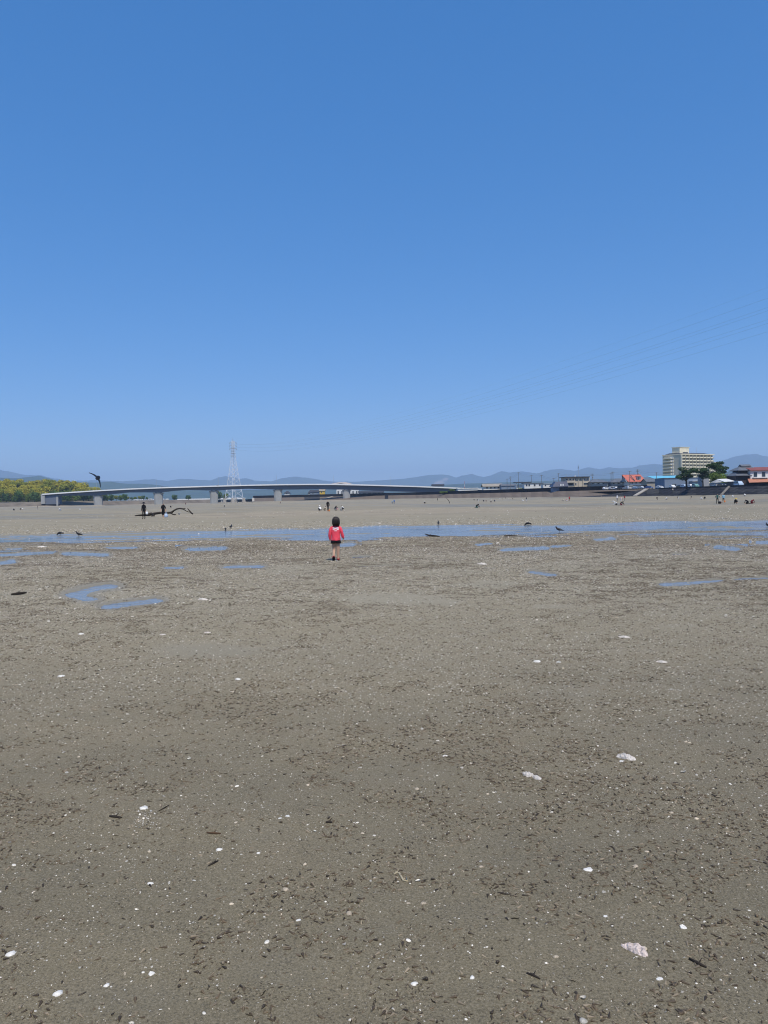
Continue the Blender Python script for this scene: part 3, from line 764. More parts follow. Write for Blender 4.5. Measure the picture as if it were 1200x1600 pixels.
def car(kind, paint, loc, rz, label, group='cars parked on the quay'):
    L_, prof, (wx0, wx1, wx2, wx3) = CARS[kind]; W = .84
    e = empty('parked_car' if kind != 'van' else 'parked_van', loc, rz)
    key = (kind, paint.name)
    hgt = max(p[1] for p in prof)
    if key not in _carmesh:
        mb = MB(); n = len(prof)
        def row(sy): return [(x - L_ / 2, sy * (W if z < 1.05 else W - .16 * (z - 1.05) / (hgt - 1.05)), z) for x, z in prof]
        mb.add(row(-1) + row(1), [tuple(range(n)), tuple(range(2 * n - 1, n - 1, -1))] + [(i, n + i, n + i + 1, i + 1) for i in range(n - 1)] + [(n - 1, 2 * n - 1, n, 0)])
        body = mb.mesh('car_body', paint)
        wl, wh = 1.02, hgt - .13
        win = []
        for s in (-1, 1):
            y0 = s * (W + .012); y1 = s * (W - .13)
            xm = (wx1 + wx2) / 2
            for xa, xb, xc, xd in ((wx0 + .18, wx1 + .1, xm - .05, xm - .05), (xm + .05, xm + .05, wx2 - .06, wx3 - .12)):
                q = [(xa - L_ / 2, y0, wl), (xd - L_ / 2 if xa < xm - .06 and xd == xm - .05 else xd - L_ / 2, y0, wl), (xc - L_ / 2, y1, wh), (xb - L_ / 2, y1, wh)]
                win.append(MB().add(q, [(0, 1, 2, 3) if s < 0 else (3, 2, 1, 0)]).mesh('car_window', glass_dk))
        ws = MB().add([(wx0 - L_ / 2 - .0, -.7, 1.0), (wx0 - L_ / 2, .7, 1.0), (wx1 - L_ / 2 - .06, .62, wh + .04), (wx1 - L_ / 2 - .06, -.62, wh + .04)], [(0, 3, 2, 1)])
        ws.v = [(x - .03, y, z + .03) for x, y, z in ws.v]
        rw = MB().add([(wx3 - L_ / 2 + .06, -.7, 1.08), (wx3 - L_ / 2 + .06, .7, 1.08), (wx2 - L_ / 2 + .14, .62, wh + .02), (wx2 - L_ / 2 + .14, -.62, wh + .02)], [(0, 1, 2, 3)])
        win += [ws.mesh('car_window', glass_dk), rw.mesh('car_window', glass_dk)]
        wm = MB().tube([(0, -.1, 0), (0, .1, 0)], .31, 14).mesh('car_wheel', tyre_m)
        rm = MB().tube([(0, -.112, 0), (0, .112, 0)], .2, 10).mesh('wheel_rim', rim_m)
        hl = MB().box(-.03, .03, -.16, .16, -.07, .07).mesh('headlight', lampm); tl = MB().box(-.03, .03, -.1, .1, -.12, .12).mesh('tail_light', redl)
        _carmesh[key] = (body, win, wm, rm, hl, tl)
    body, win, wm, rm, hl, tl = _carmesh[key]
    bevel(link('body', body, e), .06, 2)
    for w in win: link('window', w, e)
    for x in (-L_ / 2 + .78, L_ / 2 - .75):
        for s in (-1, 1):
            w = link('wheel', wm, e, (x, s * .76, .31)); link('rim', rm, w)
    for s in (-1, 1):
        link('headlight', hl, e, (-L_ / 2 + .03, s * .6, .74)); link('tail_light', tl, e, (L_ / 2 - .0, s * .68, .86))
    return tag(e, label, 'van' if kind == 'van' else 'car', group)
def paint(n, c): return mat('car_paint_' + n, c, .3, .5, 0, coat=.6)
wht = paint('white', (.78, .78, .77)); slv = paint('silver', (.45, .47, .49)); blk = paint('black', (.015, .015, .018)); blu = paint('blue', (.05, .09, .26)); pbl = paint('pale_blue', (.45, .56, .68)); drd = paint('dark_red', (.2, .03, .03)); grn = paint('teal', (.16, .34, .34))
def quay(px, off):           # a point on the quay top, off metres behind the edge
    k = min(range(len(rp)), key=lambda i: abs(600 + F * (rp[i].x + rn[i].x * (11 + off)) / (rp[i].y + rn[i].y * (11 + off)) - px))
    best = None
    a, b = rp[max(k - 1, 0)] + rn[max(k - 1, 0)] * (11 + off), rp[min(k + 1, len(rp) - 1)] + rn[min(k + 1, len(rp) - 1)] * (11 + off)
    for i in range(101):
        q = a.lerp(b, i / 100); e = abs(600 + F * q.x / q.y - px)
        if best is None or e < best[0]: best = (e, q)
    d = b - a
    return Vector((best[1].x, best[1].y, ZC + .005)), math.atan2(d.y, d.x)
CARROW = [(948, 'hatch', wht, 1.3, 'white hatchback at the left end of the quayside parked row'), (957, 'kei', slv, 1.6, 'silver box car second in the quayside parked row'), (962, 'hatch', wht, .2, 'white hatchback parked beside the silver box car on the quay'),
          (969, 'sedan', blk, .3, 'dark sedan parked left of the red roofed house'), (980, 'sedan', slv, .1, 'silver sedan parked below the left edge of the red roof'), (986.5, 'kei', wht, 1.3, 'white box car parked below the middle of the red roof'),
          (994.5, 'sedan', pbl, .2, 'pale blue sedan parked below the dormer of the red roof'), (1002, 'hatch', slv, .2, 'silver hatchback parked below the right side of the red roof'), (1014, 'sedan', blu, .1, 'deep blue sedan parked right of the red roofed house'),
          (1031, 'sedan', wht, .0, 'white sedan parked before the grey blue warehouse left end'), (1051, 'hatch', wht, .1, 'white hatchback parked left of the pine tree'), (1063, 'sedan', blk, .1, 'black sedan parked under the pine tree'),
          (1070, 'hatch', pbl, .6, 'pale blue hatchback parked under the pine trunk'), (1087, 'kei', grn, .2, 'teal box car parked right of the pine trunk'), (1080, 'hatch', wht, .2, 'white hatchback parked directly behind the pine trunk'),
          (1118, 'hatch', slv, .1, 'silver hatchback nosing out beside the white roofed shed'), (1128, 'sedan', blk, .05, 'black sedan parked in front of the white roofed shed'), (1154.5, 'van', pbl, .0, 'pale blue van parked right of the white roofed shed')]
for px, kd, pc, tw, lab in CARROW:
    loc, a = quay(px, 3.4 if tw < .9 else 3.0); car(kd, pc, loc, a + math.pi + (tw if tw > .9 else tw * .3), lab)
for i, px in enumerate((203, 211, 215.5, 221, 227, 234.5, 238, 253, 258, 262)):
    Yb = float(np.interp(px, [p[0] for p in BANK], [p[1] for p in BANK])) + 24 + (i % 3) * 4
    q = P2(px, Yb, 3.05)
    car(R.choice(['kei', 'van', 'hatch']), wht if i % 4 else slv, q, R.uniform(-.3, .3), ('white' if i % 4 else 'silver') + ' car parked on the far bank seen under the bridge', 'cars parked on the far bank')
for px, pc, lab in ((252, drd, 'dark red car driving on the bridge above the second pier'), (339, blk, 'black car driving on the bridge in front of the pylon')):
    t = bsec(px, byz(px, TOP)) + bo; car('sedan', pc, (t.x, t.y + 3, t.z - .99), 0, lab, 'cars on the bridge')

# ================================================================== BUILDINGS
win_dark = mat('window_glass', (.03, .04, .05), .1, .6); frame_w = mat('white_window_frame', (.7, .7, .68), .5, .4)
class House:
    def __init__(s, name, px, Y, label, cat, yaw=0.0, zb=None):
        s.px, s.Y, s.s = px, Y, Y / F
        s.zb = 2.9 if zb is None else zb
        s.e = empty(name, P2(px, Y, s.zb), yaw); tag(s.e, label, cat)
    def U(s, px): return (px - s.px) * s.s
    def Z(s, py, px=None): return CAMH + (hor(s.px if px is None else px) - py) * s.s - s.zb
    def box(s, name, px0, px1, w0, w1, py1, py0, m, parent=None):
        z0 = s.Z(py0) if py0 is not None else 0
        return MB().box(s.U(px0), s.U(px1), w0, w1, z0, s.Z(py1)).build(name, m, parent or s.e)
    def raw(s, name, m, parent=None, **k): return None
    def window(s, px0, px1, w, py1, py0, parent=None, glass=None):
        u0, u1, z0, z1 = s.U(px0), s.U(px1), s.Z(py0), s.Z(py1)
        f = MB(); t = .1
        f.box(u0, u1, w - .06, w + .05, z0, z0 + t); f.box(u0, u1, w - .06, w + .05, z1 - t, z1); f.box(u0, u0 + t, w - .06, w + .05, z0 + t, z1 - t); f.box(u1 - t, u1, w - .06, w + .05, z0 + t, z1 - t)
        fo = f.build('window', frame_w, parent or s.e)
        MB().box(u0 + t, u1 - t, w - .03, w + .02, z0 + t, z1 - t).build('pane', glass or win_dark, fo); return fo
    def gable(s, px0, px1, w0, w1, pyr, pye, m, name='roof', over=.5, parent=None, t=.25):   # ridge along u
        u0, u1 = s.U(px0), s.U(px1); zr, ze = s.Z(pyr), s.Z(pye); wm = (w0 + w1) / 2
        mb = MB(); 
        for sg, wa in ((-1, w0 - over), (1, w1 + over)):
            mb.hexa([(u0, wa, ze), (u1, wa, ze), (u1, wm, zr), (u0, wm, zr)] if sg < 0 else [(u0, wm, zr), (u1, wm, zr), (u1, wa, ze), (u0, wa, ze)],
                    [(u0, wa, ze + t), (u1, wa, ze + t), (u1, wm, zr + t), (u0, wm, zr + t)] if sg < 0 else [(u0, wm, zr + t), (u1, wm, zr + t), (u1, wa, ze + t), (u0, wa, ze + t)])
        r = mb.build(name, m, parent or s.e)
        return r
    def gable_ends(s, px0, px1, w0, w1, pyr, pye, m):
        zr, ze = s.Z(pyr), s.Z(pye); wm = (w0 + w1) / 2
        for px in (px0, px1):
            u = s.U(px); MB().extr([(w0, ze - .02), (w1, ze - .02), (wm, zr - .05)], 0, u - .1, u + .1).build('gable_wall', m, s.e)
    def hip(s, px0, px1, w0, w1, pyr, pye, pxr0, pxr1, m, name='roof', t=.2):
        u0, u1, r0, r1 = s.U(px0), s.U(px1), s.U(pxr0), s.U(pxr1); zr, ze = s.Z(pyr), s.Z(pye); wm = (w0 + w1) / 2
        mb = MB()
        mb.add([(u0, w0, ze), (u1, w0, ze), (u1, w1, ze), (u0, w1, ze), (r0, wm, zr), (r1, wm, zr), (u0, w0, ze - t), (u1, w0, ze - t), (u1, w1, ze - t), (u0, w1, ze - t)],
               [(0, 1, 5, 4), (1, 2, 5), (2, 3, 4, 5), (3, 0, 4), (6, 7, 1, 0), (7, 8, 2, 1), (8, 9, 3, 2), (9, 6, 0, 3), (9, 8, 7, 6)])
        return mb.build(name, m, s.e)
def tile(n, c, rough=.6): return mat('roof_' + n, c, rough, .4, noise=(.8, .2), bump=(4, .3))
def plaster(n, c): return mat('wall_' + n, c, .85, .2, noise=(.3, .1))
r_slate = tile('slate_tile', (.13, .14, .155)); r_red = tile('red_tile', (.50, .14, .095)); r_navy = tile('navy_metal', (.028, .040, .080), .45); r_rust = tile('rust_tile', (.24, .075, .06)); r_or = tile('orange_awning', (.46, .20, .12)); r_cyan = tile('cyan_sheet', (.16, .50, .66), .4); r_white = tile('white_sheet', (.72, .72, .70), .5); r_tan = tile('tan_tile', (.33, .29, .23)); r_dark = tile('dark_sheet', (.05, .052, .06))
p_white = plaster('white', (.70, .69, .66)); p_beige = plaster('beige', (.52, .46, .36)); p_bgrey = plaster('blue_grey', (.20, .25, .32)); p_grey = plaster('grey', (.33, .34, .35)); p_brown = plaster('dark_brown', (.07, .055, .05)); p_tan = plaster('tan', (.36, .32, .26)); p_cream = plaster('cream', (.84, .76, .56)); p_green = plaster('green_grey', (.34, .33, .26)); p_yel = plaster('yellow', (.62, .42, .08))

# --- tiled two-tier house, right edge
h = House('tiled_house', 1175, 300, 'two tier slate tiled house with a white wing at the right edge', 'house', 0, ZC)
h.box('wall', 1152.5, 1173.5, 1, 9, 742.4, None, p_brown); h.box('upper_wall', 1160, 1183, 2.5, 8, 734.2, 742.4, p_brown)
h.hip(1151, 1176, 0, 10, 735.8, 742.4, 1159, 1170, r_slate, 'lower_roof'); h.hip(1156, 1190, 1.2, 9.5, 727.5, 734.2, 1167, 1183, r_slate, 'upper_roof')
h.gable(1166.5, 1182, 4.0, 6.6, 725.8, 728.4, r_slate, 'ridge_cap', .1)
h.box('white_wall', 1173.6, 1216, 0.2, 8.5, 735.2, None, p_white); h.gable(1172, 1218, .2, 8.6, 730.6, 735.6, r_rust, 'wing_roof', .7)
for a, b in ((1178, 1184.4), (1191, 1197.2), (1204, 1210)):
    w = h.window(a, b, .16, 737.6, 745.8); 
h.box('balcony', 1176, 1200, -1.0, .1, 746.2, 747.2, p_white)
mb = MB(); u0, u1 = h.U(1163), h.U(1212); mb.hexa([(u0, -4.2, h.Z(754.4)), (u1, -4.2, h.Z(753.6)), (u1, .1, h.Z(748.6)), (u0 + 1.5, .1, h.Z(748.6))], [(u0, -4.2, h.Z(754.0)), (u1, -4.2, h.Z(753.2)), (u1, .1, h.Z(748.0)), (u0 + 1.5, .1, h.Z(748.0))]); mb.build('awning', r_or, h.e)
for px in (1166, 1178, 1190, 1202): h.box('awning_post', px, px + .7, -3.6, -3.4, 754.0, None, p_brown)
h.box('shop_front', 1167, 1210, -.6, .15, 748.9, None, p_brown)
# --- white roofed shed
h = House('tin_shed', 1132, 302, 'small grey shed with a bright white sheet roof', 'shed', 0, ZC)
h.box('wall', 1119, 1145, 0, 6, 754.2, None, p_grey)
mb = MB(); q0, q1 = h.U(1126), h.U(1141.5); mb.hexa([(h.U(1130), -1.2, h.Z(753.2)), (h.U(1147.5), -1.2, h.Z(752.6)), (q1, 3, h.Z(748.4)), (q0, 3, h.Z(748.6))], [(h.U(1130), -1.2, h.Z(752.7)), (h.U(1147.5), -1.2, h.Z(752.1)), (q1, 3, h.Z(747.9)), (q0, 3, h.Z(748.1))]); mb.build('roof', r_white, h.e)
mb = MB(); mb.add([(h.U(1117.5), -.3, h.Z(754.2)), (h.U(1130), -.3, h.Z(753.2)), (q0, 2.9, h.Z(748.7)), (h.U(1119), 5, h.Z(753.2))], [(0, 1, 2), (0, 2, 3)]); mb.build('gable_slope', p_grey, h.e)
h.box('doorway', 1133, 1144, -.12, .0, 754.8, None, win_dark)
# --- hotel
HY = 700; hs = HY / F
hotel = House('hotel', 1064.5, HY, 'tall cream hotel block with rows of balconies above the pines', 'hotel', math.radians(29), 3.0)
z_roof = hotel.Z(710); flr = 2.95; LEN = 43.5; DEP = 20.5
MB().box(0, LEN, 0.0, DEP, 0, z_roof - .3).build('core_wall', plaster('warm_grey', (.58, .54, .42)), hotel.e)
MB().box(-.3, LEN + .6, -1.6, DEP + .4, z_roof - .3, z_roof + .5).build('roof_slab', p_cream, hotel.e)
MB().hexa([(1, 0, z_roof + .5), (LEN - 1, 0, z_roof + .5), (LEN - 1, DEP - 1, z_roof + .5), (1, DEP - 1, z_roof + .5)], [(3, 5, z_roof + 1.8), (LEN - 6, 5, z_roof + 1.8), (LEN - 6, DEP - 5, z_roof + 1.8), (3, DEP - 5, z_roof + 1.8)]).build('roof', r_dark, hotel.e)
nb = 9; bw = LEN / nb
slab_me = MB().box(-.1, LEN + .3, -1.6, -.005, -.14, .12).mesh('balcony_slab', p_green)
pan_me = MB().box(-1.7, 1.7, -1.66, -1.5, .1, 1.15).mesh('balcony_panel', p_cream)
rail_me = MB().box(-.58, .36, -1.6, -1.52, .1, 1.0).mesh('balcony_rail', p_green)
win_me = MB().box(-1.3, 1.3, -.10, -.02, .1, 2.1).mesh('balcony_window', mat('curtained_glass', (.16, .16, .15), .25, .5))
fin_me = MB().box(-.12, .12, -1.62, -.01, .1, 2.6).mesh('bay_divider', p_cream)
for f in range(10):
    z = z_roof - .3 - flr * (f + 1) 
    if z < 1: break
    link('balcony_slab', slab_me, hotel.e, (0, 0, z))
    for b in range(nb):
        x = (b + .5) * bw
        p = link('balcony_panel', pan_me, hotel.e, (x - .35, 0, z)); link('balcony_rail', rail_me, hotel.e, (x + 1.75, 0, z))
        link('balcony_window', win_me, hotel.e, (x - .2, 0, z)); link('bay_divider', fin_me, hotel.e, (b * bw + .12, 0, z))
MB().box(-.6, -.02, -1.7, -.4, 0, z_roof - .3).build('corner_pillar', p_cream, hotel.e)
# end stairs
st_me = MB().hexa([(-2.2, 0, 0), (0, 0, 0), (0, 9.5, -.2), (-2.2, 9.5, -.2)], [(-2.2, 0, .9), (0, 0, .9), (0, 9.5, .7), (-2.2, 9.5, .7)]).mesh('stair_balcony', p_cream)
pc_me = MB().box(-.9, 0, -.2, 3.0, 0, 1.9).mesh('stair_panel', p_white)
for f in range(9):
    z = z_roof - 3.4 - flr * f
    if z < 2: break
    link('stair_balcony', st_me, hotel.e, (-.02, 9.3, z)); link('stair_panel', pc_me, hotel.e, (-.02, 8.3, z - .3))
MB().box(3, 15.5, 3.5, 12, z_roof + .5, z_roof + 6.6).build('penthouse', p_cream, hotel.e)
MB().box(2.6, 15.9, 3.1, 12.4, z_roof + 6.6, z_roof + 7.1).build('penthouse_roof', p_cream, hotel.e)
MB().box(7, 14, 3.38, 3.48, z_roof + 1.6, z_roof + 2.3).build('penthouse_sign', win_dark, hotel.e)
MB().tube([(LEN * .6, 4, z_roof + .5), (LEN * .6, 4, z_roof + 7)], .09, 5).build('aerial', galv, hotel.e)
# lower wing
zw = hotel.Z(722.5)
MB().box(LEN, LEN + 14, 1, DEP - 2, 0, zw).build('wing_wall', p_green, hotel.e)
MB().box(LEN + .61, LEN + 14.4, -.8, DEP - 1.6, zw, zw + .6).build('wing_roof', p_cream, hotel.e)
for f in range(8):
    z = zw - flr * (f + 1)
    if z < 1: break
    for b in range(3):
        link('wing_panel', pan_me, hotel.e, (LEN + 2.6 + b * 4.3, 1.2, z)); link('wing_window', win_me, hotel.e, (LEN + 2.6 + b * 4.3, 1.0, z))
# --- blue grey warehouse
h = House('warehouse', 1066, 395, 'long blue grey warehouse behind the pine tree', 'warehouse', 0, 3.0)
h.box('wall', 1039, 1097, 0, 14, 747.3, None, p_bgrey); h.box('roof', 1038.4, 1097, -.3, 14.3, 746.3, 747.25, r_slate)
h.box('door', 1051, 1057, -.1, -.01, 756, None, win_dark); h.box('lower_store', 1078, 1094, -4, -.02, 752.6, None, p_grey); h.box('store_roof', 1077, 1095, -4.6, -.02, 751.8, 752.55, r_white)
h = House('concrete_tower', 1103, 360, 'plain grey concrete block tower right of the warehouse', 'tower', 0, 3.0)
h.box('wall', 1097.5, 1107.4, 0, 5, 743.6, None, p_grey); h.box('cap', 1097.1, 1107.8, -.2, 5.2, 742.9, 743.55, p_grey); h.box('side_wall', 1107.45, 1110, 1, 5, 748, None, p_grey)
h = House('blue_roof_hall', 1040, 470, 'hall with a bright cyan sheet roof left of the hotel', 'building', 0, 3.0)
h.box('wall', 1024, 1066, 0, 16, 748.3, None, p_bgrey)
mb = MB(); mb.hexa([(h.U(1023), -1, h.Z(748.4)), (h.U(1067), -1, h.Z(748.4)), (h.U(1067), 9, h.Z(743.4)), (h.U(1019.5), 9, h.Z(743.4))], [(h.U(1023), -1, h.Z(747.9)), (h.U(1067), -1, h.Z(747.9)), (h.U(1067), 9, h.Z(742.9)), (h.U(1019.5), 9, h.Z(742.9))]); mb.build('roof', r_cyan, h.e)
h.box('dark_band', 1026, 1038, -.1, -.01, 749, 751.5, win_dark); h.box('annex', 1028, 1039, -6, -.2, 751.6, None, p_white); h.window(1030, 1034, -6.06, 753, 755.5)
h = House('grey_roof_shed', 1020, 425, 'low grey shed between the red roof and the warehouse', 'shed', 0, 3.0)
h.box('wall', 1011, 1034, 0, 9, 753, None, p_tan); h.gable(1010, 1034.5, 0, 9, 748.2, 753.2, r_slate); h.gable_ends(1011.5, 1033.5, 0, 9, 748.2, 753, p_tan)
# --- red roofed house
h = House('red_roof_house', 994, 448, 'white house with a bright red tiled roof and dormer', 'house', 0, 3.0)
h.box('wall', 980.5, 1009.5, 0, 9, 751.9, None, p_white); 
mb = MB(); z0, z1 = h.Z(752.4), h.Z(741.8)
for (w0, wr) in ((-1.0, 4.2), (10, 4.8)):
    b = [(h.U(981), w0, z0), (h.U(1010.8), w0, z0), (h.U(1005), wr, z1), (h.U(976.3), wr, z1)]; mb.hexa([(x, y, z - .3) for x, y, z in b], b)
mb.build('roof', r_red, h.e)
h.box('ridge', 976.5, 1005, 4.1, 4.9, 741.2, 742.2, r_red)
MB().hexa([(h.U(987.2), 2.0, h.Z(743.2)), (h.U(988), 2.0, h.Z(743.2)), (h.U(992.2), -.9, h.Z(752.0)), (h.U(991.2), -.9, h.Z(752.0))], [(h.U(987.2), 2.0, h.Z(742.3)), (h.U(988), 2.0, h.Z(742.3)), (h.U(992.2), -.9, h.Z(751.0)), (h.U(991.2), -.9, h.Z(751.0))]).build('roof_valley', r_dark, h.e)
MB().box(h.U(996.6), h.U(1002), -.2, 3.5, h.Z(750), h.Z(744.6)).build('dormer', p_white, h.e)
h.window(999, 1001.5, -.28, 745.4, 749.4); MB().box(h.U(996.7), h.U(998.7), -.25, -.21, h.Z(749.6), h.Z(745)).build('dormer_shade', win_dark, h.e)
MB().hexa([(h.U(996.2), -.6, h.Z(744.6)), (h.U(1002.4), -.6, h.Z(744.6)), (h.U(1002.4), 3.6, h.Z(744.3)), (h.U(996.2), 3.6, h.Z(744.3))], [(h.U(996.2), -.6, h.Z(744.2)), (h.U(1002.4), -.6, h.Z(744.2)), (h.U(1002.4), 3.6, h.Z(743.7)), (h.U(996.2), 3.6, h.Z(743.7))]).build('dormer_roof', r_red, h.e)
for a, b in ((983.5, 986), (987, 990), (993, 996), (999.5, 1002), (1003.5, 1006)): h.window(a, b, -.08, 753, 755.8)
MB().extr([(-.8, h.Z(752.4)), (9.8, h.Z(752.4)), (4.6, h.Z(743))], 0, h.U(978.5), h.U(979.5)).build('gable_wall', p_grey, h.e)
# --- grey hip roofs
for nm, px, a, b, yr, ye, r0, r1, Yd, lab in (('grey_hip_house', 965, 954.5, 979, 747.5, 753.3, 966, 978, 455, 'grey hip roofed house directly left of the red roof'), ('grey_cottage', 936, 922.5, 952, 748.8, 753.2, 930, 940, 455, 'low hip roofed house right of the beige building')):
    h = House(nm, px, Yd, lab, 'house', 0, 3.0)
    h.box('wall', a + 1.5, b - 1.5, 0, 9, ye, None, p_grey); h.hip(a, b, -.8, 9.8, yr, ye, r0, r1, r_slate)
    for i in range(5): h.window(a + 3 + i * 4.2, a + 6 + i * 4.2, -.08, ye + 1.0, ye + 3.4, glass=(frame_w if i % 2 else None))
    h.box('awning', a + 2, b - 2, -1.2, -.1, ye + .4, ye + .8, r_dark)
# --- beige two storey
h = House('beige_building', 903, 460, 'beige flat roofed two storey building with roof mast', 'building', 0, 3.0)
h.box('wall', 884, 922, 0, 11, 746.2, None, p_beige); h.box('roof', 881.5, 921.5, -1.2, 11.8, 744.8, 746.15, r_dark)
h.box('balcony', 886, 898, -1.3, -.02, 751.5, 754.0, p_beige)
for a, b in ((885, 888), (890, 893), (895, 897.5), (899, 901), (907, 909.2), (913, 914.6), (918, 920)): h.window(a, b, -.08, 747.3, 750.6)
for a, b in ((888, 896), (899, 901.5), (912, 920)): h.window(a, b, -.08, 754.4, 758)
for a in (897.8, 904, 911): h.box('pilaster', a, a + 1.2, -.5, -.02, 746.3, None, p_beige)
h.box('water_tank', 900.4, 902.2, 3, 4, 742.6, 744.78, r_white)
MB().tube([(h.U(907.3), 4, h.Z(744.8)), (h.U(907.3), 4, h.Z(725.5))], [.14, .06], 6).build('mast', galv, h.e)
for zz in (728, 730, 732): MB().box(h.U(906.4), h.U(908.2), 3.6, 4.4, h.Z(zz + .4), h.Z(zz)).build('mast_antenna', r_dark, h.e)
for px in (888, 895, 917): MB().tube([(h.U(px), 3, h.Z(744.8)), (h.U(px), 3, h.Z(740))], .05, 5).build('aerial', galv, h.e)
# --- navy roof
h = House('navy_roof_hall', 877, 455, 'low hall with a deep navy trapezoid roof', 'building', 0, 3.0)
h.box('wall', 866, 889, 1, 9, 756, None, p_bgrey)
MB().hexa([(h.U(863.5), -.6, h.Z(760.5)), (h.U(889), -.6, h.Z(760)), (h.U(889), 10, h.Z(760)), (h.U(863.5), 10, h.Z(760.5))], [(h.U(870), 2, h.Z(752.4)), (h.U(887.5), 2, h.Z(752.2)), (h.U(887.5), 8, h.Z(752.2)), (h.U(870), 8, h.Z(752.4))]).build('roof', r_navy, h.e)
for i in range(3):
    MB().box(h.U(875.6 + i * 2.1), h.U(877.0 + i * 2.1), -.3, 1.2, h.Z(759.6), h.Z(756.2)).build('dormer_window', frame_w, h.e)
# --- white row
h = House('white_row', 838, 540, 'long white two storey building behind the levee poles', 'building', 0, 3.0)
h.box('wall', 820, 850, 0, 10, 755.3, None, p_white); h.box('roof', 819, 851, -.5, 10.5, 754.4, 755.25, r_slate)
for a in (822, 826, 834.5, 842.5): h.window(a, a + 3, -.08, 756.3, 759.5)
h = House('white_store', 857, 520, 'small white store with two dark openings left of the navy roof', 'building', 0, 3.0)
h.box('wall', 849.5, 864, 0, 8, 756.3, None, p_white); h.box('roof', 849, 864.5, -.4, 8.4, 755.6, 756.25, p_grey)
for a in (851.5, 859.5): h.window(a, a + 2.6, -.08, 757.0, 759.6)
h = House('canopy_hall', 818, 560, 'flat dark canopy roof on a pale hall left of the white row', 'building', 0, 3.0)
h.box('wall', 808, 824, 1, 9, 757, None, p_white); h.box('roof', 805.5, 831, -1, 10, 753.2, 754.3, r_dark)
for a in (807, 829.5): h.box('roof_post', a, a + .8, -.6, -.2, 754.3, None, p_grey)
h = House('long_blue_shed', 795, 600, 'long low blue grey shed right of the tan roofed house', 'shed', 0, 3.0)
h.box('wall', 784, 808, 0, 8, 759, None, p_bgrey); h.gable(783, 809, 0, 8, 756.6, 759.3, r_slate); h.gable_ends(784.5, 807.5, 0, 8, 756.6, 759, p_bgrey)
h = House('tan_roof_house', 770, 610, 'house with a broad tan roof at the left of the town', 'house', 0, 3.0)
h.box('wall', 756, 786, 0, 9, 760.3, None, p_white); h.gable(754.5, 786.5, 0, 9, 756.2, 760.4, r_tan, over=1.0); h.gable_ends(756, 785, 0, 9, 756.2, 760.3, p_brown)
for a in (760, 766, 772, 778): h.window(a, a + 3, -.08, 761, 763.5)
h = House('dark_roof_hall', 686, 760, 'long hall with a dark roof peeping over the bridge', 'building', 0, 3.0)
h.box('wall', 676.5, 694.5, 0, 10, 758.6, None, p_bgrey); h.gable(675.6, 695.4, 0, 10, 756.6, 758.8, r_dark); h.gable_ends(677, 694, 0, 10, 756.6, 758.6, p_bgrey)
h = House('white_low_hall', 735, 640, 'low white hall roof at the bridge right end', 'building', 0, 3.0)
h.box('wall', 716, 747, 0, 12, 763.5, None, p_white); h.box('roof', 715, 748, -.5, 12.5, 762.4, 763.45, r_white)
# greenhouses, yellow shed, small houses behind the levee, seen under the bridge
for i in range(6):
    h = House('greenhouse', 529 + i * 5.8, 770, f'{["leftmost","second from left","third from left","third from right","second from right","rightmost"][i]} white arched greenhouse seen under the bridge', 'greenhouse', 0, 3.0)
    h.e['group'] = 'white greenhouses behind the levee'
    r = 1.75; zt = h.Z(764.2); mb = MB(); n = 12
    prof = [(-r, 0), (-r, zt - 1.4)] + [(-r * math.cos(math.pi * k / n), zt - 1.4 + 1.4 * math.sin(math.pi * k / n)) for k in range(1, n)] + [(r, zt - 1.4), (r, 0)]
    mb.extr(prof, 1, 0, 18); mb.build('cover', r_white, h.e); MB().box(-.6, .6, -.06, -.01, 0, zt - 2).build('door', win_dark, h.e)
h = House('yellow_shed', 504, 780, 'small yellow walled shed seen under the bridge', 'shed', 0, 3.0)
h.box('wall', 500, 508, 0, 6, 767, None, p_yel); h.gable(499, 509, 0, 6, 764.6, 767.2, r_tan); h.gable_ends(500.3, 507.7, 0, 6, 764.6, 767, p_yel); h.window(502, 504, -.08, 768, 770)
h = House('dark_low_hall', 491, 790, 'low dark roofed hall left of the yellow shed', 'building', 0, 3.0)
h.box('wall', 485, 498.5, 0, 8, 769, None, p_bgrey); h.gable(484, 499.5, 0, 8, 766, 769.2, r_dark); h.gable_ends(485.3, 498, 0, 8, 766, 769, p_bgrey); h.window(488, 491, -.08, 769.8, 771.5)
for px, lab in ((449, 'small dark roofed house right of the bridge pier'), (484, 'tiny dark roofed hut far behind the levee')):
    h = House('dark_roof_house', px, 800, lab, 'house', 0, 3.0); w = 4 if px == 449 else 2
    h.box('wall', px - w, px + w, 0, 7, 770.5, None, p_white); h.hip(px - w - 1, px + w + 1, -.6, 7.6, 767, 770.6, px - 1, px + 1, r_dark); h.window(px - 1.4, px + .6, -.08, 771, 772.2)
h = House('long_dark_shed', 585, 760, 'long low dark shed with parked white vehicles under the bridge', 'shed', 0, 3.0)
h.box('wall', 561, 600, 0, 8, 769.4, None, p_grey); h.gable(560, 601, 0, 8, 767, 769.6, r_dark); h.gable_ends(561.5, 599.5, 0, 8, 767, 769.4, p_grey)
for a in (564, 572, 580, 588, 594): h.window(a, a + 3, -.08, 770.2, 771.6, glass=frame_w)
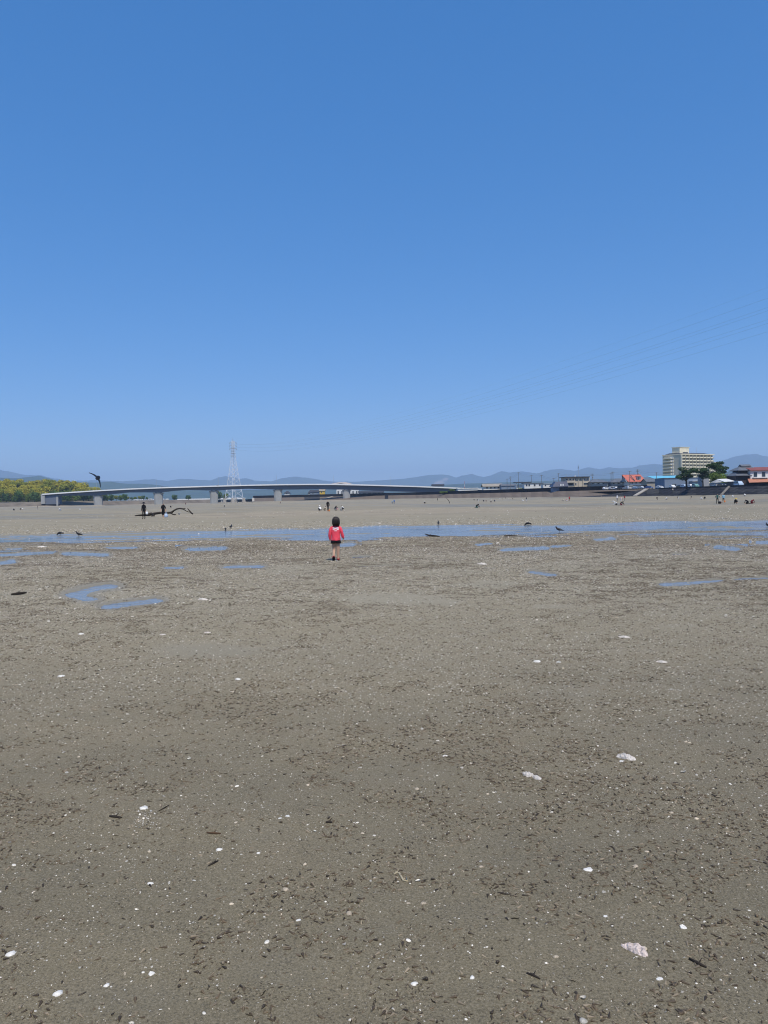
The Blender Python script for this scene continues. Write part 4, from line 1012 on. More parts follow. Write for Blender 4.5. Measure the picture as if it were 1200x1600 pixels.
# ================================================================== UTILITY POLES
pole_m = mat('pole_concrete', (.18, .175, .17), .8, .2)
def upole(px, pyt, Y, arms, label):
    z0 = 3.0; zt = CAMH + (hor(px) - pyt) * Y / F
    e = empty('utility_pole', P2(px, Y, z0)); H = zt - z0
    MB().tube([(0, 0, -.3), (0, 0, H)], [.19, .13], 8).build('pole', pole_m, e)
    for i in range(arms):
        a = MB().box(-1.0, 1.0, -.06, .06, H - .5 - i * .9, H - .36 - i * .9).build('crossarm', pole_m, e)
        for x in (-.9, -.3, .5, .9): MB().tube([(x, 0, H - .36 - i * .9), (x, 0, H - .14 - i * .9)], .06, 6).build('insulator', insul, a)
    if arms > 1: MB().tube([(.35, -.3, H - 3), (.35, -.3, H - 2.1)], .28, 8).build('transformer', p_grey, e)
    tag(e, label, 'pole', 'utility poles of the town'); return e
POLES = [(793, 748, 590, 1, 'short pole left of the twin aerial pole'), (798, 744.5, 585, 2, 'pole with transformers left of the tallest pole'), (811, 738, 560, 1, 'tallest utility pole above the dark canopy roof'), (831, 742, 545, 1, 'utility pole at the right end of the canopy roof'), (847, 742, 530, 1, 'utility pole at the right end of the white row'), (866, 747, 515, 1, 'short utility pole behind the navy roof'), (873.5, 739.5, 500, 1, 'utility pole rising through the navy roof'), (926, 740, 480, 2, 'pole with transformers right of the beige building'), (955.5, 738.5, 470, 1, 'left pole of the pair above the grey hip roof'), (958.5, 737, 462, 1, 'right pole of the pair above the grey hip roof'), (984.5, 736, 440, 1, 'utility pole standing before the red roof'), (997, 733.5, 470, 2, 'pole behind the red roof dormer'), (1026.5, 738, 450, 1, 'utility pole before the cyan roof'), (1145.5, 734, 420, 1, 'utility pole between the pines and the tiled house')]
tops = []
for a in POLES:
    e = upole(*a); zt = CAMH + (hor(a[0]) - a[1]) * a[2] / F; tops.append(P2(a[0], a[2], zt - .3))
for i, (a, b) in enumerate(zip(tops[:-1], tops[1:])):
    if (a - b).length < 4: continue
    mb = MB()
    for dz in (0, -.9):
        pts = []
        for k in range(9):
            t = k / 8; p = a.lerp(b, t) + Vector((0, 0, dz)); p.z -= .8 * 4 * t * (1 - t) * min(1, (a - b).length / 30); pts.append(p)
        mb.tube(pts, .025, 4)
    tag(mb.build('street_wire', cable_m), f'pair of wires running right from the ' + ' '.join(POLES[i][4].split()[:9]), 'wire', 'wires between the utility poles')
e = empty('red_mast', P2(726.5, 640, 3)); tag(e, 'thin red and white mast behind the bridge end', 'mast')
zt = CAMH + (hor(726) - 752) * 640 / F - 3
redp = mat('red_paint', (.5, .05, .05), .5)
for i in range(5): MB().tube([(0, 0, zt * i / 5), (0, 0, zt * (i + 1) / 5)], .22 - .03 * i, 6).build('mast_section', redp if i % 2 == 0 else frame_w, e)
# ================================================================== TREES
bark = mat('bark', (.06, .05, .04), .95, .1)
def leafm(n, c, c2=None):
    m = mat('leaves_' + n, c, .75, .15, rnd=.5, island=True, noise=(.25, .35)); nt = m.node_tree; p = nt.nodes['Principled BSDF']; o = [k for k in nt.nodes if k.type == 'OUTPUT_MATERIAL'][0]
    if not any(k.type == 'BSDF_TRANSLUCENT' for k in nt.nodes):
        t = nd(nt, 'ShaderNodeBsdfTranslucent'); mx = nd(nt, 'ShaderNodeMixShader'); mx.inputs[0].default_value = .4
        nt.links.new(p.inputs['Base Color'].links[0].from_socket, t.inputs['Color']); nt.links.new(p.outputs[0], mx.inputs[1]); nt.links.new(t.outputs[0], mx.inputs[2]); nt.links.new(mx.outputs[0], o.inputs['Surface'])
    return m
lf_y = leafm('yellow_green', (.49, .45, .07)); lf_o = leafm('olive', (.30, .32, .055)); lf_d = leafm('dark_green', (.105, .18, .05)); lf_m = leafm('mid_green', (.17, .24, .05)); lf_p = leafm('pine', (.050, .092, .032)); lf_b = leafm('bright_green', (.20, .29, .045))
def crown_mesh(name, rx, rz, zc, n, leaf, m, seed, lobes=9, flat=1.0):
    r = random.Random(seed); lob = []
    for i in range(lobes):
        a = r.uniform(0, 2 * math.pi); q = r.uniform(.15, .62); h = r.uniform(-.5, .6)
        lob.append((math.cos(a) * q * rx * (1.25 if flat < .9 else 1), math.sin(a) * q * rx * (1.25 if flat < .9 else 1), zc + h * rz, r.uniform(.36, .55) * (.72 if flat < .9 else 1)))
    lob.append((0, 0, zc + .3 * rz, .55 if flat > .9 else .38))
    v = []; f = []
    for i in range(n):
        cx, cy, cz_, k = r.choice(lob)
        while True:
            d = Vector((r.uniform(-1, 1), r.uniform(-1, 1), r.uniform(-1, 1)))
            if .3 < d.length < 1: break
        d = d.normalized() * (.55 + .45 * r.random() ** .5)
        p = Vector((cx + d.x * rx * k, cy + d.y * rx * k, cz_ + d.z * rz * k * flat))
        nrm = (d + Vector((r.uniform(-.7, .7), r.uniform(-.7, .7), r.uniform(-.2, .9)))).normalized()
        u = nrm.orthogonal().normalized(); w = nrm.cross(u); a = r.uniform(0, 6.3); u, w = u * math.cos(a) + w * math.sin(a), w * math.cos(a) - u * math.sin(a)
        s = leaf * r.uniform(.6, 1.3); o = len(v)
        v += [p - u * s, p - w * s * .55 + nrm * s * .15, p + u * s, p + w * s * .55 + nrm * s * .15]; f.append((o, o + 1, o + 2, o + 3))
    me = bpy.data.meshes.new(name); me.from_pydata([tuple(q) for q in v], [], f); me.materials.append(m); me.update(); return me
def trunk_mesh(h, r0, seed, limbs=5):
    r = random.Random(seed); mb = MB(); top = Vector((r.uniform(-.4, .4), r.uniform(-.4, .4), h))
    mb.tube([(0, 0, -.6), (top.x * .3, top.y * .3, h * .4), top], [r0 * 1.25, r0, r0 * .35], 8)
    for i in range(limbs):
        a = i * 6.28 / limbs + r.uniform(-.4, .4); z0 = h * r.uniform(.35, .75); L_ = h * r.uniform(.3, .45)
        b = Vector((top.x * z0 / h, top.y * z0 / h, z0)); mb.tube([b, b + Vector((math.cos(a) * L_ * .5, math.sin(a) * L_ * .5, L_ * .35)), b + Vector((math.cos(a) * L_ * .85, math.sin(a) * L_ * .85, L_ * .8))], [r0 * .5, r0 * .33, r0 * .12], 6)
    return mb.mesh('trunk', bark, True)
yl = [crown_mesh('crown', 6.2, 5.2, 8.6, 1500, .62, [lf_y, lf_y, lf_o, lf_y][i], 40 + i) for i in range(4)]
dk = [crown_mesh('crown', 4.4, 4.2, 4.8, 1100, .5, [lf_d, lf_m, lf_d][i], 60 + i) for i in range(3)]
ty = trunk_mesh(9.5, .38, 1); td = trunk_mesh(5.5, .26, 2)
def tree(name, loc, crown, trunk, sc, rz, label, group=None, cat='tree'):
    e = empty(name, loc, rz); e.scale = (sc, sc, sc) if not hasattr(sc, '__len__') else sc
    link('trunk', trunk, e); link('crown', crown, e); return tag(e, label, cat, group)
# mound under the wood
HLX = [-300, -120, -40, 30, 60, 110, 140, 165, 185]; HLY = [762, 757, 751, 750, 750, 752, 757, 765, 776]
def wood_top(px): return np.interp(px, HLX, HLY)
px_, dd = np.meshgrid(np.linspace(-320, 190, 60), np.linspace(0, 1, 14)); Yw = 730 + dd * 130 + np.maximum(0, px_ - 60) * .25
ztop = CAMH + ((778 - (px_ - 600) * .01746) - wood_top(px_)) * Yw / F - 11.5
zm = 3 + (np.maximum(ztop, 3) - 3) * sstep(0, .85, dd)
zm[0, :] = 1.0
tag(link('wooded_mound', grid_mesh('wooded_mound', (px_ - 600) / F * Yw, Yw, zm, mat('forest_floor', (.05, .05, .025), .95, .1))), 'low mound under the wood on the left', kind='structure')
rw = random.Random(5)
for row in range(5):
    for k in range(24):
        px = -110 + k * 12.0 + rw.uniform(-3.5, 3.5) + (row % 2) * 6
        if px > 168 - row * 2: continue
        Yt = 738 + row * 23 + max(0, px - 60) * .25 + rw.uniform(-5, 5); d_ = (Yt - 730 - max(0, px - 60) * .25) / 130
        zt = 3 + (max(CAMH + (hor(px) - wood_top(px)) * Yt / F - 11.5, 3) - 3) * float(sstep(0, .85, np.array(d_)))
        if row == 0 or (row == 1 and rw.random() < .35):
            tree('broadleaf_tree', P2(px, Yt, zt - .3), rw.choice(dk), td, rw.uniform(.95, 1.35), rw.uniform(0, 6), 'dark green broadleaf tree at the foot of the wood left of the bridge', 'dark trees along the edge of the wood')
        else:
            s = rw.uniform(.85, 1.1) * (1 if px < 135 else .85)
            tree('broadleaf_tree', P2(px, Yt, zt - .3), rw.choice(yl), ty, s, rw.uniform(0, 6), 'yellow green blossoming broadleaf tree on the mound of the left hand wood', 'yellow green trees of the wood')
for i in range(12):
    px = 164 + i * 6.0 + rw.uniform(-2, 2); Yt = 775 + rw.uniform(0, 40) + i * 5
    tree('broadleaf_tree', P2(px, Yt, 2.9), rw.choice(dk if i % 3 else yl[2:3]), td if i % 3 else ty, rw.uniform(.62, .95) * (1 if i < 7 else .75) * (1 if i % 3 else .6), rw.uniform(0, 6), 'low green tree on the far bank seen under the left of the bridge', 'low trees on the far bank')
tree('broadleaf_tree', P2(273.5, 850, 2.9), dk[0], td, (.95, .95, .72), .4, 'round dark green tree on the far bank, left one of the pair'); tree('broadleaf_tree', P2(295, 855, 2.9), dk[2], td, (1.0, 1.0, .62), 1.4, 'broad dark green tree on the far bank, right one of the pair')
tree('broadleaf_tree', P2(344, 900, 2.6), dk[0], td, (1.2, 1.2, 1.1), 1.9, 'dark green tree behind the left leg of the pylon'); tree('broadleaf_tree', P2(353, 905, 2.6), dk[1], td, (1.0, 1.0, .9), 2.9, 'dark green tree beneath the pylon')
dense_p = crown_mesh('crown', 4.6, 4.4, 6.0, 2800, .30, lf_p, 90, 15, .55); dense_p2 = crown_mesh('crown', 4.6, 4.6, 6.4, 2600, .30, lf_p, 91, 14, .45); dense_b = crown_mesh('crown', 3.6, 3.0, 3.0, 2400, .30, lf_b, 92, 9); dense_m = crown_mesh('crown', 3.6, 3.2, 3.2, 2400, .30, lf_m, 93, 9); tp = trunk_mesh(7.4, .3, 5, 6)
def qy(px, Y): return P2(px, Y, ZC - .1)
tree('pine_tree', qy(1073, 318), dense_p, tp, (1.1, 1.1, .92), .3, 'dark pine with a bare trunk standing before the warehouse')
tree('pine_tree', qy(1121, 330), dense_p2, tp, (1.15, 1.15, 1.15), 1.2, 'tall dark pine before the hotel right end')
tree('pine_tree', qy(1099, 350), dense_p2, tp, (.95, .95, .95), 2.2, 'dark pine behind the concrete tower')
tree('broadleaf_tree', qy(1117, 310), dense_m, td, (1.1, 1.1, .95), .2, 'mid green bushy tree left of the white roofed shed'); tree('broadleaf_tree', qy(1128, 318), dense_b, td, (.9, .9, 1.0), 1.2, 'bright green bushy tree behind the white roofed shed')
tree('shrub', qy(1143, 322), leafm and crown_mesh('crown', 2.8, 2.4, 2.6, 1500, .26, lf_o, 95, 8), td, (1.0, 1.0, .95), .2, 'rounded olive shrub left of the tiled house')
tree('shrub', P2(815, 545, 3.4), dense_b, td, (.85, .85, .6), .2, 'bright green shrub under the tallest utility pole'); tree('shrub', P2(799, 575, 3.4), dense_m, td, (.8, .8, .5), .2, 'green shrub left of the bright green one')
tree('shrub', P2(706, 606, 4.2), dense_m, td, (1.0, 1.0, .55), .2, 'taller green bush on the levee by the bridge end'); tree('shrub', P2(694, 612, 4.2), dense_b, td, (1.15, 1.0, .32), .2, 'low green bush on the levee by the bridge end')

# ================================================================== PEOPLE
def skin_eval(nodes, edges, root, sub=1):
    names = list(nodes); idx = {n: i for i, n in enumerate(names)}
    me = bpy.data.meshes.new('body'); me.from_pydata([nodes[n][0] for n in names], [(idx[a], idx[b]) for a, b in edges], [])
    ob = bpy.data.objects.new('tmp_body', me); col.objects.link(ob)
    sm = ob.modifiers.new('skin', 'SKIN'); sm.use_smooth_shade = True
    lay = me.skin_vertices[0].data
    for n in names:
        r = nodes[n][1]; lay[idx[n]].radius = (r, r) if not hasattr(r, '__len__') else r; lay[idx[n]].use_root = (n == root)
    ss = ob.modifiers.new('sub', 'SUBSURF'); ss.levels = sub; ss.render_levels = sub
    dg = bpy.context.evaluated_depsgraph_get()
    out = bpy.data.meshes.new_from_object(ob.evaluated_get(dg))
    bpy.data.objects.remove(ob); bpy.data.meshes.remove(me)
    return out
def assign_regions(me, nodes, edges, region, hair_fn=None):
    A = np.array([nodes[a][0] for a, b in edges], float); B = np.array([nodes[b][0] for a, b in edges], float)
    rad = np.array([(np.mean(nodes[a][1]) + np.mean(nodes[b][1])) / 2 for a, b in edges])
    mi = []
    for p in me.polygons:
        c = np.array(p.center); d = B - A; t = np.clip(((c - A) * d).sum(1) / ((d * d).sum(1) + 1e-12), 0, 1)
        q = np.linalg.norm(c - A - d * t[:, None], axis=1) - rad
        k = int(np.argmin(q)); r = region[edges[k]] if edges[k] in region else 0
        if hair_fn and r == 0 and hair_fn(c): r = 6
        mi.append(r)
    me.polygons.foreach_set('material_index', mi)
EDG = [('pelvis', 'belly'), ('belly', 'chest'), ('chest', 'neck'), ('neck', 'head'), ('head', 'crown')]
REG = {EDG[0]: 1, EDG[1]: 1, EDG[2]: 1, EDG[3]: 0, EDG[4]: 0}
for s in 'LR':
    for a, b, r in (('pelvis', 'hip', 2), ('hip', 'knee', 2), ('knee', 'ankle', 3), ('ankle', 'toe', 5), ('chest', 'shoulder', 1), ('shoulder', 'elbow', 1), ('elbow', 'wrist', 4), ('wrist', 'hand', 0), ('hand', 'tip', 0), ('wrist', 'thumb', 0)):
        e = (a if a in ('pelvis', 'chest') else a + s, b + s); EDG.append(e); REG[e] = r
RAD = dict(pelvis=(.15, .12), belly=(.135, .105), chest=(.155, .115), neck=.056, head=.088, crown=.078, hip=.085, knee=.060, ankle=.042, toe=.036, shoulder=.062, elbow=.046, wrist=.033, hand=.034, tip=.018, thumb=.014)
def pose_nodes(k):
    J = {}
    def S(n, l, r=None):
        J[n + 'L'] = l; J[n + 'R'] = r if r else (-l[0], l[1], l[2])
    if k in ('stand', 'walk', 'carry', 'akimbo'):
        J.update(pelvis=(0, 0, .93), belly=(0, .0, 1.07), chest=(0, .0, 1.27), neck=(0, -.005, 1.435), head=(0, .015, 1.52), crown=(0, .01, 1.585))
        S('hip', (-.09, 0, .87)); S('shoulder', (-.175, 0, 1.36))
        if k == 'walk':
            S('knee', (-.10, .12, .49), (.10, .0, .48)); S('ankle', (-.10, .16, .09), (.10, -.20, .12)); S('toe', (-.11, .31, .04), (.11, -.07, .04))
            S('elbow', (-.22, -.10, 1.10), (.22, .02, 1.09)); S('wrist', (-.23, -.08, .86), (.22, .14, .88)); S('hand', (-.23, -.06, .78), (.21, .18, .80))
        elif k == 'akimbo':
            S('knee', (-.12, .02, .48)); S('ankle', (-.14, 0, .09)); S('toe', (-.16, .15, .04))
            S('elbow', (-.36, -.06, 1.16)); S('wrist', (-.22, .06, 1.02)); S('hand', (-.17, .09, .98))
        else:
            S('knee', (-.10, .02, .48)); S('ankle', (-.11, 0, .09)); S('toe', (-.12, .15, .04))
            S('elbow', (-.22, -.03, 1.09)); S('wrist', (-.235, .05, .86)); S('hand', (-.23, .07, .78))
    elif k == 'squat':
        J.update(pelvis=(0, -.17, .25), belly=(0, -.12, .38), chest=(0, .02, .56), neck=(0, .14, .68), head=(0, .22, .73), crown=(0, .24, .80))
        S('hip', (-.10, -.12, .27)); S('knee', (-.17, .24, .46)); S('ankle', (-.14, .0, .09)); S('toe', (-.16, .15, .04)); S('shoulder', (-.17, .09, .62)); S('elbow', (-.20, .32, .46)); S('wrist', (-.10, .45, .26)); S('hand', (-.08, .48, .18))
    elif k == 'kneel':
        J.update(pelvis=(0, -.14, .30), belly=(0, -.04, .42), chest=(0, .16, .54), neck=(0, .32, .60), head=(0, .41, .60), crown=(0, .46, .64))
        S('hip', (-.10, -.12, .26)); S('knee', (-.14, .18, .07)); S('ankle', (-.13, -.24, .06)); S('toe', (-.13, -.38, .04)); S('shoulder', (-.17, .24, .55)); S('elbow', (-.19, .34, .32)); S('wrist', (-.13, .50, .16)); S('hand', (-.11, .54, .09))
    elif k == 'bend':
        J.update(pelvis=(0, -.12, .90), belly=(0, .0, .99), chest=(0, .20, 1.02), neck=(0, .36, .96), head=(0, .45, .91), crown=(0, .50, .86))
        S('hip', (-.10, -.12, .86)); S('knee', (-.13, .0, .47)); S('ankle', (-.14, -.02, .09)); S('toe', (-.16, .13, .04)); S('shoulder', (-.17, .29, .98)); S('elbow', (-.18, .36, .68)); S('wrist', (-.10, .44, .42)); S('hand', (-.09, .46, .33))
    elif k == 'sit':
        J.update(pelvis=(0, 0, .12), belly=(0, -.02, .26), chest=(0, .0, .46), neck=(0, .02, .63), head=(0, .04, .71), crown=(0, .04, .78))
        S('hip', (-.10, .03, .12)); S('knee', (-.13, .42, .20)); S('ankle', (-.13, .55, -.18)); S('toe', (-.14, .70, -.22)); S('shoulder', (-.17, .01, .56)); S('elbow', (-.22, .08, .31)); S('wrist', (-.15, .27, .24)); S('hand', (-.13, .34, .23))
    for s, sg in (('L', 1), ('R', -1)):
        h = Vector(J['hand' + s]); w = Vector(J['wrist' + s]); d = (h - w).normalized()
        J['tip' + s] = tuple(h + d * .085); J['thumb' + s] = tuple(w + d * .07 + Vector((sg * .045, .03, 0)))
    return {n: (p, RAD[n if n in RAD else n[:-1]]) for n, p in J.items()}
POSE = {}
def pose_mesh(k):
    if k not in POSE:
        nodes = pose_nodes(k); me = skin_eval(nodes, EDG, 'pelvis', 1)
        hc = (np.array(nodes['head'][0]) + np.array(nodes['crown'][0])) / 2; up = np.array(nodes['crown'][0]) - np.array(nodes['head'][0]); up = up / np.linalg.norm(up)
        fw = np.array([0, 1, 0]) - up * up[1]; fw = fw / np.linalg.norm(fw)
        assign_regions(me, nodes, EDG, REG, lambda c: np.linalg.norm(c - hc) < .16 and ((c - hc) @ fw < .025 or (c - hc) @ up > .055) and (c - hc) @ up > -.10)
        POSE[k] = (me, hc, up, fw)
    return POSE[k]
def cloth(n, c): return mat('cloth_' + n, c, .9, .15, noise=(9, .12))
skin_m = mat('skin', (.52, .32, .22), .6, .3); hair_m = mat('hair_black', (.012, .010, .009), .5, .4); hair_b = mat('hair_brown', (.16, .085, .045), .55, .4)
CL = dict(black=(.012, .012, .014), white=(.75, .74, .72), navy=(.02, .03, .07), red=(.50, .04, .05), maroon=(.14, .02, .03), grey=(.20, .20, .21), blue=(.10, .22, .50), sky=(.28, .52, .66), teal=(.03, .09, .09), khaki=(.28, .23, .15), pink=(.65, .28, .30), yellow=(.65, .48, .10), jeans=(.07, .11, .20), cream=(.60, .52, .40), orange=(.70, .22, .04))
def C(n): return skin_m if n == 'skin' else cloth(n, CL[n])
def hat_mesh(m):
    key = 'hat' + m.name
    if key not in POSE:
        mb = MB(); mb.loft([((0, 0, 0), .19, .20), ((0, 0, .012), .19, .20), ((0, 0, .02), .112, .12), ((0, 0, .07), .108, .116), ((0, 0, .105), .085, .09), ((0, 0, .118), .03, .03)], 14)
        POSE[key] = mb.mesh('hat', m, True)
    return POSE[key]
def person(px, py, pose, face, top, bottom, label, shin=None, arm=None, shoe='black', hair=None, hat=None, group=None, size=1.0, loc=None, cat='person'):
    me0, hc, up, fw = pose_mesh(pose)
    e = empty('person', loc if loc is not None else on_ground(px, py), math.radians(face)); e.scale = (size,) * 3
    me = me0.copy()
    for m in (skin_m, C(top), C(bottom), C(shin or bottom), C(arm or top), C(shoe), hair or hair_m): me.materials.append(m)
    o = link('body', me, e)
    # the pieces of the face
    for s in (-1, 1):
        side = np.cross(fw, up); q = Vector(hc + fw * .083 + up * .0 + side * .032 * s); link('eye', POSE.setdefault('eye', MB().loft([((0, 0, -.008), .004, .004), ((0, 0, 0), .011, .011), ((0, 0, .008), .004, .004)], 6).mesh('eye', hair_m, True)), e, q)
    if hat:
        hb = link('hat', hat_mesh(C(hat)), e, Vector(hc + up * .055)); hb.rotation_euler = Vector(up).to_track_quat('Z', 'Y').to_euler()
    return tag(e, label, cat, group)
GP = 'people digging for shellfish on the flat'
PPL = [
 (22, 798, 'squat', 60, 'black', 'navy', 'person in black crouching at the far left of the flat', {}),
 (31.5, 797, 'squat', -60, 'black', 'black', 'person in black crouching beside one in white, far left', {}),
 (36, 796.8, 'kneel', 70, 'white', 'cream', 'person in white kneeling beside one in black, far left', {}),
 (59, 796, 'stand', 120, 'black', 'grey', 'lone person standing on the far left flat, dark top', {}),
 (94, 797.5, 'kneel', 90, 'white', 'blue', 'person in white top and blue trousers kneeling alone below the bridge left end', dict(hat='white')),
 (225, 811, 'stand', 170, 'black', 'black', 'person in black with a dark sun hat by the driftwood', dict(hat='black', size=1.04)),
 (255.5, 811, 'walk', 165, 'black', 'black', 'person with long brown hair, black dress and bare legs by the driftwood', dict(shin='skin', arm='skin', hair=hair_b, shoe='cream')),
 (290, 789, 'stand', 30, 'maroon', 'black', 'distant person in dark red standing below the far bank trees', {}),
 (267, 793.5, 'squat', 180, 'black', 'black', 'person in black crouching just beyond the driftwood arch', {}),
 (351, 792.5, 'bend', 60, 'white', 'black', 'person in white bending over before the pylon', dict(size=.8)),
 (438, 787, 'stand', 40, 'maroon', 'black', 'tiny dark figure standing right of the fourth bridge pier', dict(size=.8)),
 (500.5, 799, 'squat', 30, 'white', 'black', 'person in white with a white hat crouching left of the tall dark figure', dict(hat='white')),
 (507, 798, 'squat', -100, 'cream', 'khaki', 'person in beige crouching right beside the tall dark figure', dict(size=.9)),
 (512.5, 799, 'walk', 175, 'black', 'black', 'tall person in black walking past the crouching diggers above the child', dict(shoe='orange')),
 (524, 798, 'squat', -120, 'black', 'grey', 'person in dark clothes crouching right of the tall dark figure', dict(arm='pink')),
 (536, 797.5, 'squat', 90, 'white', 'black', 'person in white and black crouching at the right end of the group above the child', {}),
 (613.5, 787.5, 'bend', 40, 'sky', 'grey', 'person in pale blue bending over below the levee drain', {}),
 (616, 787.5, 'stand', -20, 'blue', 'jeans', 'person in blue standing below the levee drain', {}),
 (664, 787, 'squat', 140, 'black', 'black', 'person in black with a broad white hat crouching alone mid flat', dict(hat='white')),
 (683.5, 782.5, 'stand', 10, 'black', 'black', 'lone dark figure standing left of the leaning pole', dict(size=.95)),
 (741, 782, 'squat', 30, 'black', 'maroon', 'person in black crouching at the left of the distant digging group', {}),
 (747, 784.5, 'bend', 70, 'black', 'white', 'person in black bending over with white trousers in the distant group', {}),
 (756, 784, 'squat', 120, 'black', 'navy', 'person in black and navy crouching second in the distant group', {}),
 (760, 784, 'squat', 80, 'maroon', 'grey', 'person in dark red crouching in the distant group', dict(size=.9)),
 (767, 785.3, 'squat', 200, 'cream', 'black', 'person in cream with a white hat crouching in the distant group', dict(hat='white')),
 (773, 784, 'squat', 10, 'navy', 'black', 'person in navy crouching at the right of the distant group', {}),
 (745, 793.5, 'kneel', -60, 'black', 'teal', 'person in dark teal kneeling nearer than the distant group', {}),
 (781, 780, 'squat', 0, 'white', 'grey', 'leftmost tiny pale figure by the levee foot', dict(size=.9)), (786, 780, 'squat', 50, 'cream', 'grey', 'second tiny pale figure by the levee foot', dict(size=.9)), (790, 779.5, 'stand', 90, 'black', 'navy', 'tiny dark figure between the pale ones by the levee foot', dict(size=.7)), (796, 779.7, 'kneel', 90, 'white', 'cream', 'fourth tiny pale figure by the levee foot', {}), (801.5, 780.5, 'squat', 90, 'khaki', 'black', 'rightmost tiny figure in khaki by the levee foot', {}),
 (817.5, 783.8, 'squat', 60, 'white', 'white', 'person all in white crouching beside a standing one in black', dict(hat='white')),
 (822.5, 783.8, 'stand', -60, 'black', 'white', 'person in black top and white trousers standing beside the one in white', {}),
 (880, 783, 'squat', 60, 'cream', 'grey', 'person in cream crouching left of the red clad pair', {}), (886, 783.4, 'squat', 60, 'pink', 'white', 'person in pink crouching beside the standing one in red', {}), (889.7, 783, 'stand', -20, 'red', 'maroon', 'person in red standing near the left end of the dark revetment', {}),
 (964.5, 783.5, 'stand', 20, 'white', 'grey', 'person in white standing at the left of the trio before the revetment', dict(hat='white')), (970.5, 783.5, 'bend', -50, 'pink', 'white', 'person in pink bending over in the middle of the trio before the revetment', {}), (976, 783, 'stand', -70, 'red', 'cream', 'person in red top standing at the right of the trio before the revetment', {}),
 (963, 789.5, 'kneel', 80, 'white', 'black', 'person in white and black kneeling below the trio', dict(hat='white')), (970.5, 789.5, 'kneel', -80, 'black', 'maroon', 'person in black and dark red kneeling below the trio', {}),
 (1027.5, 781.2, 'bend', 60, 'black', 'black', 'person all in black bending below the revetment left of the white and black one', dict(size=.85)), (1041, 781, 'squat', -60, 'white', 'black', 'person in white and black crouching right of the bending one in black', {}), (1060, 780, 'bend', 80, 'black', 'white', 'person in black bending far over with white trousers below the warehouse', dict(size=.8)), (1079, 779.3, 'bend', -80, 'black', 'cream', 'person in black and cream bending below the concrete tower', dict(size=.85)),
 (1096.5, 780.4, 'squat', 80, 'white', 'white', 'person all in white crouching left of one in black near the ramp', {}), (1100.5, 780, 'squat', -80, 'black', 'black', 'person all in black crouching right of one in white near the ramp', {}),
 (1121, 787.3, 'akimbo', 165, 'teal', 'black', 'person in dark green standing with elbows out on the right flat', dict(shoe='black')), (1130.5, 786, 'stand', 140, 'sky', 'black', 'person in a sky blue jacket standing on the right flat', dict(shin='skin', hair=hair_m)),
 (1149, 787.5, 'squat', 180, 'black', 'black', 'person in black with a yellow hat crouching on the right flat', dict(hat='yellow')), (1168, 787.5, 'kneel', 110, 'black', 'black', 'person in black kneeling at the right of the flat', {}), (1174.5, 787, 'kneel', -70, 'maroon', 'maroon', 'person in dark red kneeling at the right of the flat', {}),
 (1164, 775.5, 'squat', 0, 'white', 'grey', 'person in white crouching near the foot of the revetment below the van', {}),
]
for px, py, po, fc, tp_, bt, lab, kw in PPL: person(px, py, po, fc, tp_, bt, lab, group=GP, **kw)
for px, fc, tp_, lab in ((1049, 175, 'white', 'person in white sitting on the dark revetment, left of two'), (1053, 185, 'cream', 'person in cream sitting on the dark revetment, right of two')):
    q = rev_pt(px, .7); q.z += .12; person(0, 0, 'sit', fc, tp_, 'grey', lab, loc=q, group='people sitting on the revetment')
# things carried or set down
def bag(px, py, h_up, c, label, sc=1.0, name='bag'):
    q = on_ground(px, py); e = empty(name, q + Vector((0, 0, h_up)), R.uniform(0, 3)); e.scale = (sc,) * 3
    mb = MB(); mb.loft([((0, 0, 0), .13, .09), ((0, 0, .06), .17, .12), ((.01, 0, .2), .16, .11), ((0, .01, .3), .12, .07), ((0, 0, .35), .09, .03)], 12); mb.build('bag_body', c, e, True)
    mb = MB()
    for y in (-.03, .03): mb.tube([(-.07, y, .33), (-.05, y, .45), (0, y, .5), (.05, y, .45), (.07, y, .33)], .009, 5)
    mb.build('handle', c, e); return tag(e, label, 'bag')
pl_w = mat('white_plastic', (.78, .79, .80), .4, .4); pl_o = mat('orange_plastic', (.75, .22, .04), .4, .4); pl_r = mat('red_plastic', (.6, .03, .04), .4, .4); pl_b = mat('pale_blue_plastic', (.42, .52, .66), .4, .4)
bag(229.8, 811, .48, pl_w, 'white plastic bag carried by the person in the dark sun hat', .85)
bag(259.6, 811, .18, pl_b, 'pale bag carried by the long haired person in black', 1.1)
bag(125, 797, 0, pl_w, 'white bag standing alone on the flat left of the first pier', 1.2)
bag(1145, 776.5, 0, pl_w, 'white bag lying alone below the tin shed', 1.3)
bag(1132.5, 786.2, .15, pl_o, 'orange bag beside the person in sky blue', .9)
bag(514.5, 799, 0, pl_o, 'orange bag at the feet of the tall person in black', .8)
def bucket(px, py, c, label, h_up=0.0):
    q = on_ground(px, py); e = empty('bucket', q + Vector((0, 0, h_up)))
    mb = MB(); mb.loft([((0, 0, 0), .12, .12), ((0, 0, .26), .16, .16), ((0, 0, .265), .175, .175), ((0, 0, .28), .175, .175), ((0, 0, .27), .15, .15), ((0, 0, .03), .11, .11)], 14, cap=True); mb.build('pail', c, e, True)
    MB().tube([(-.16, 0, .26), (-.13, 0, .38), (0, 0, .45), (.13, 0, .38), (.16, 0, .26)], .008, 5).build('handle', galv, e); return tag(e, label, 'bucket')
bucket(1126, 786.5, pl_r, 'red bucket between the dark green and sky blue figures'); bucket(533, 798, pl_w, 'white bucket beside the crouching group above the child'); bucket(280, 804.5, pl_w, 'pale bucket standing under the driftwood arch')
e = empty('rucksack', on_ground(1124.6, 787)); tag(e, 'black rucksack on the sand beside the dark green figure', 'rucksack')
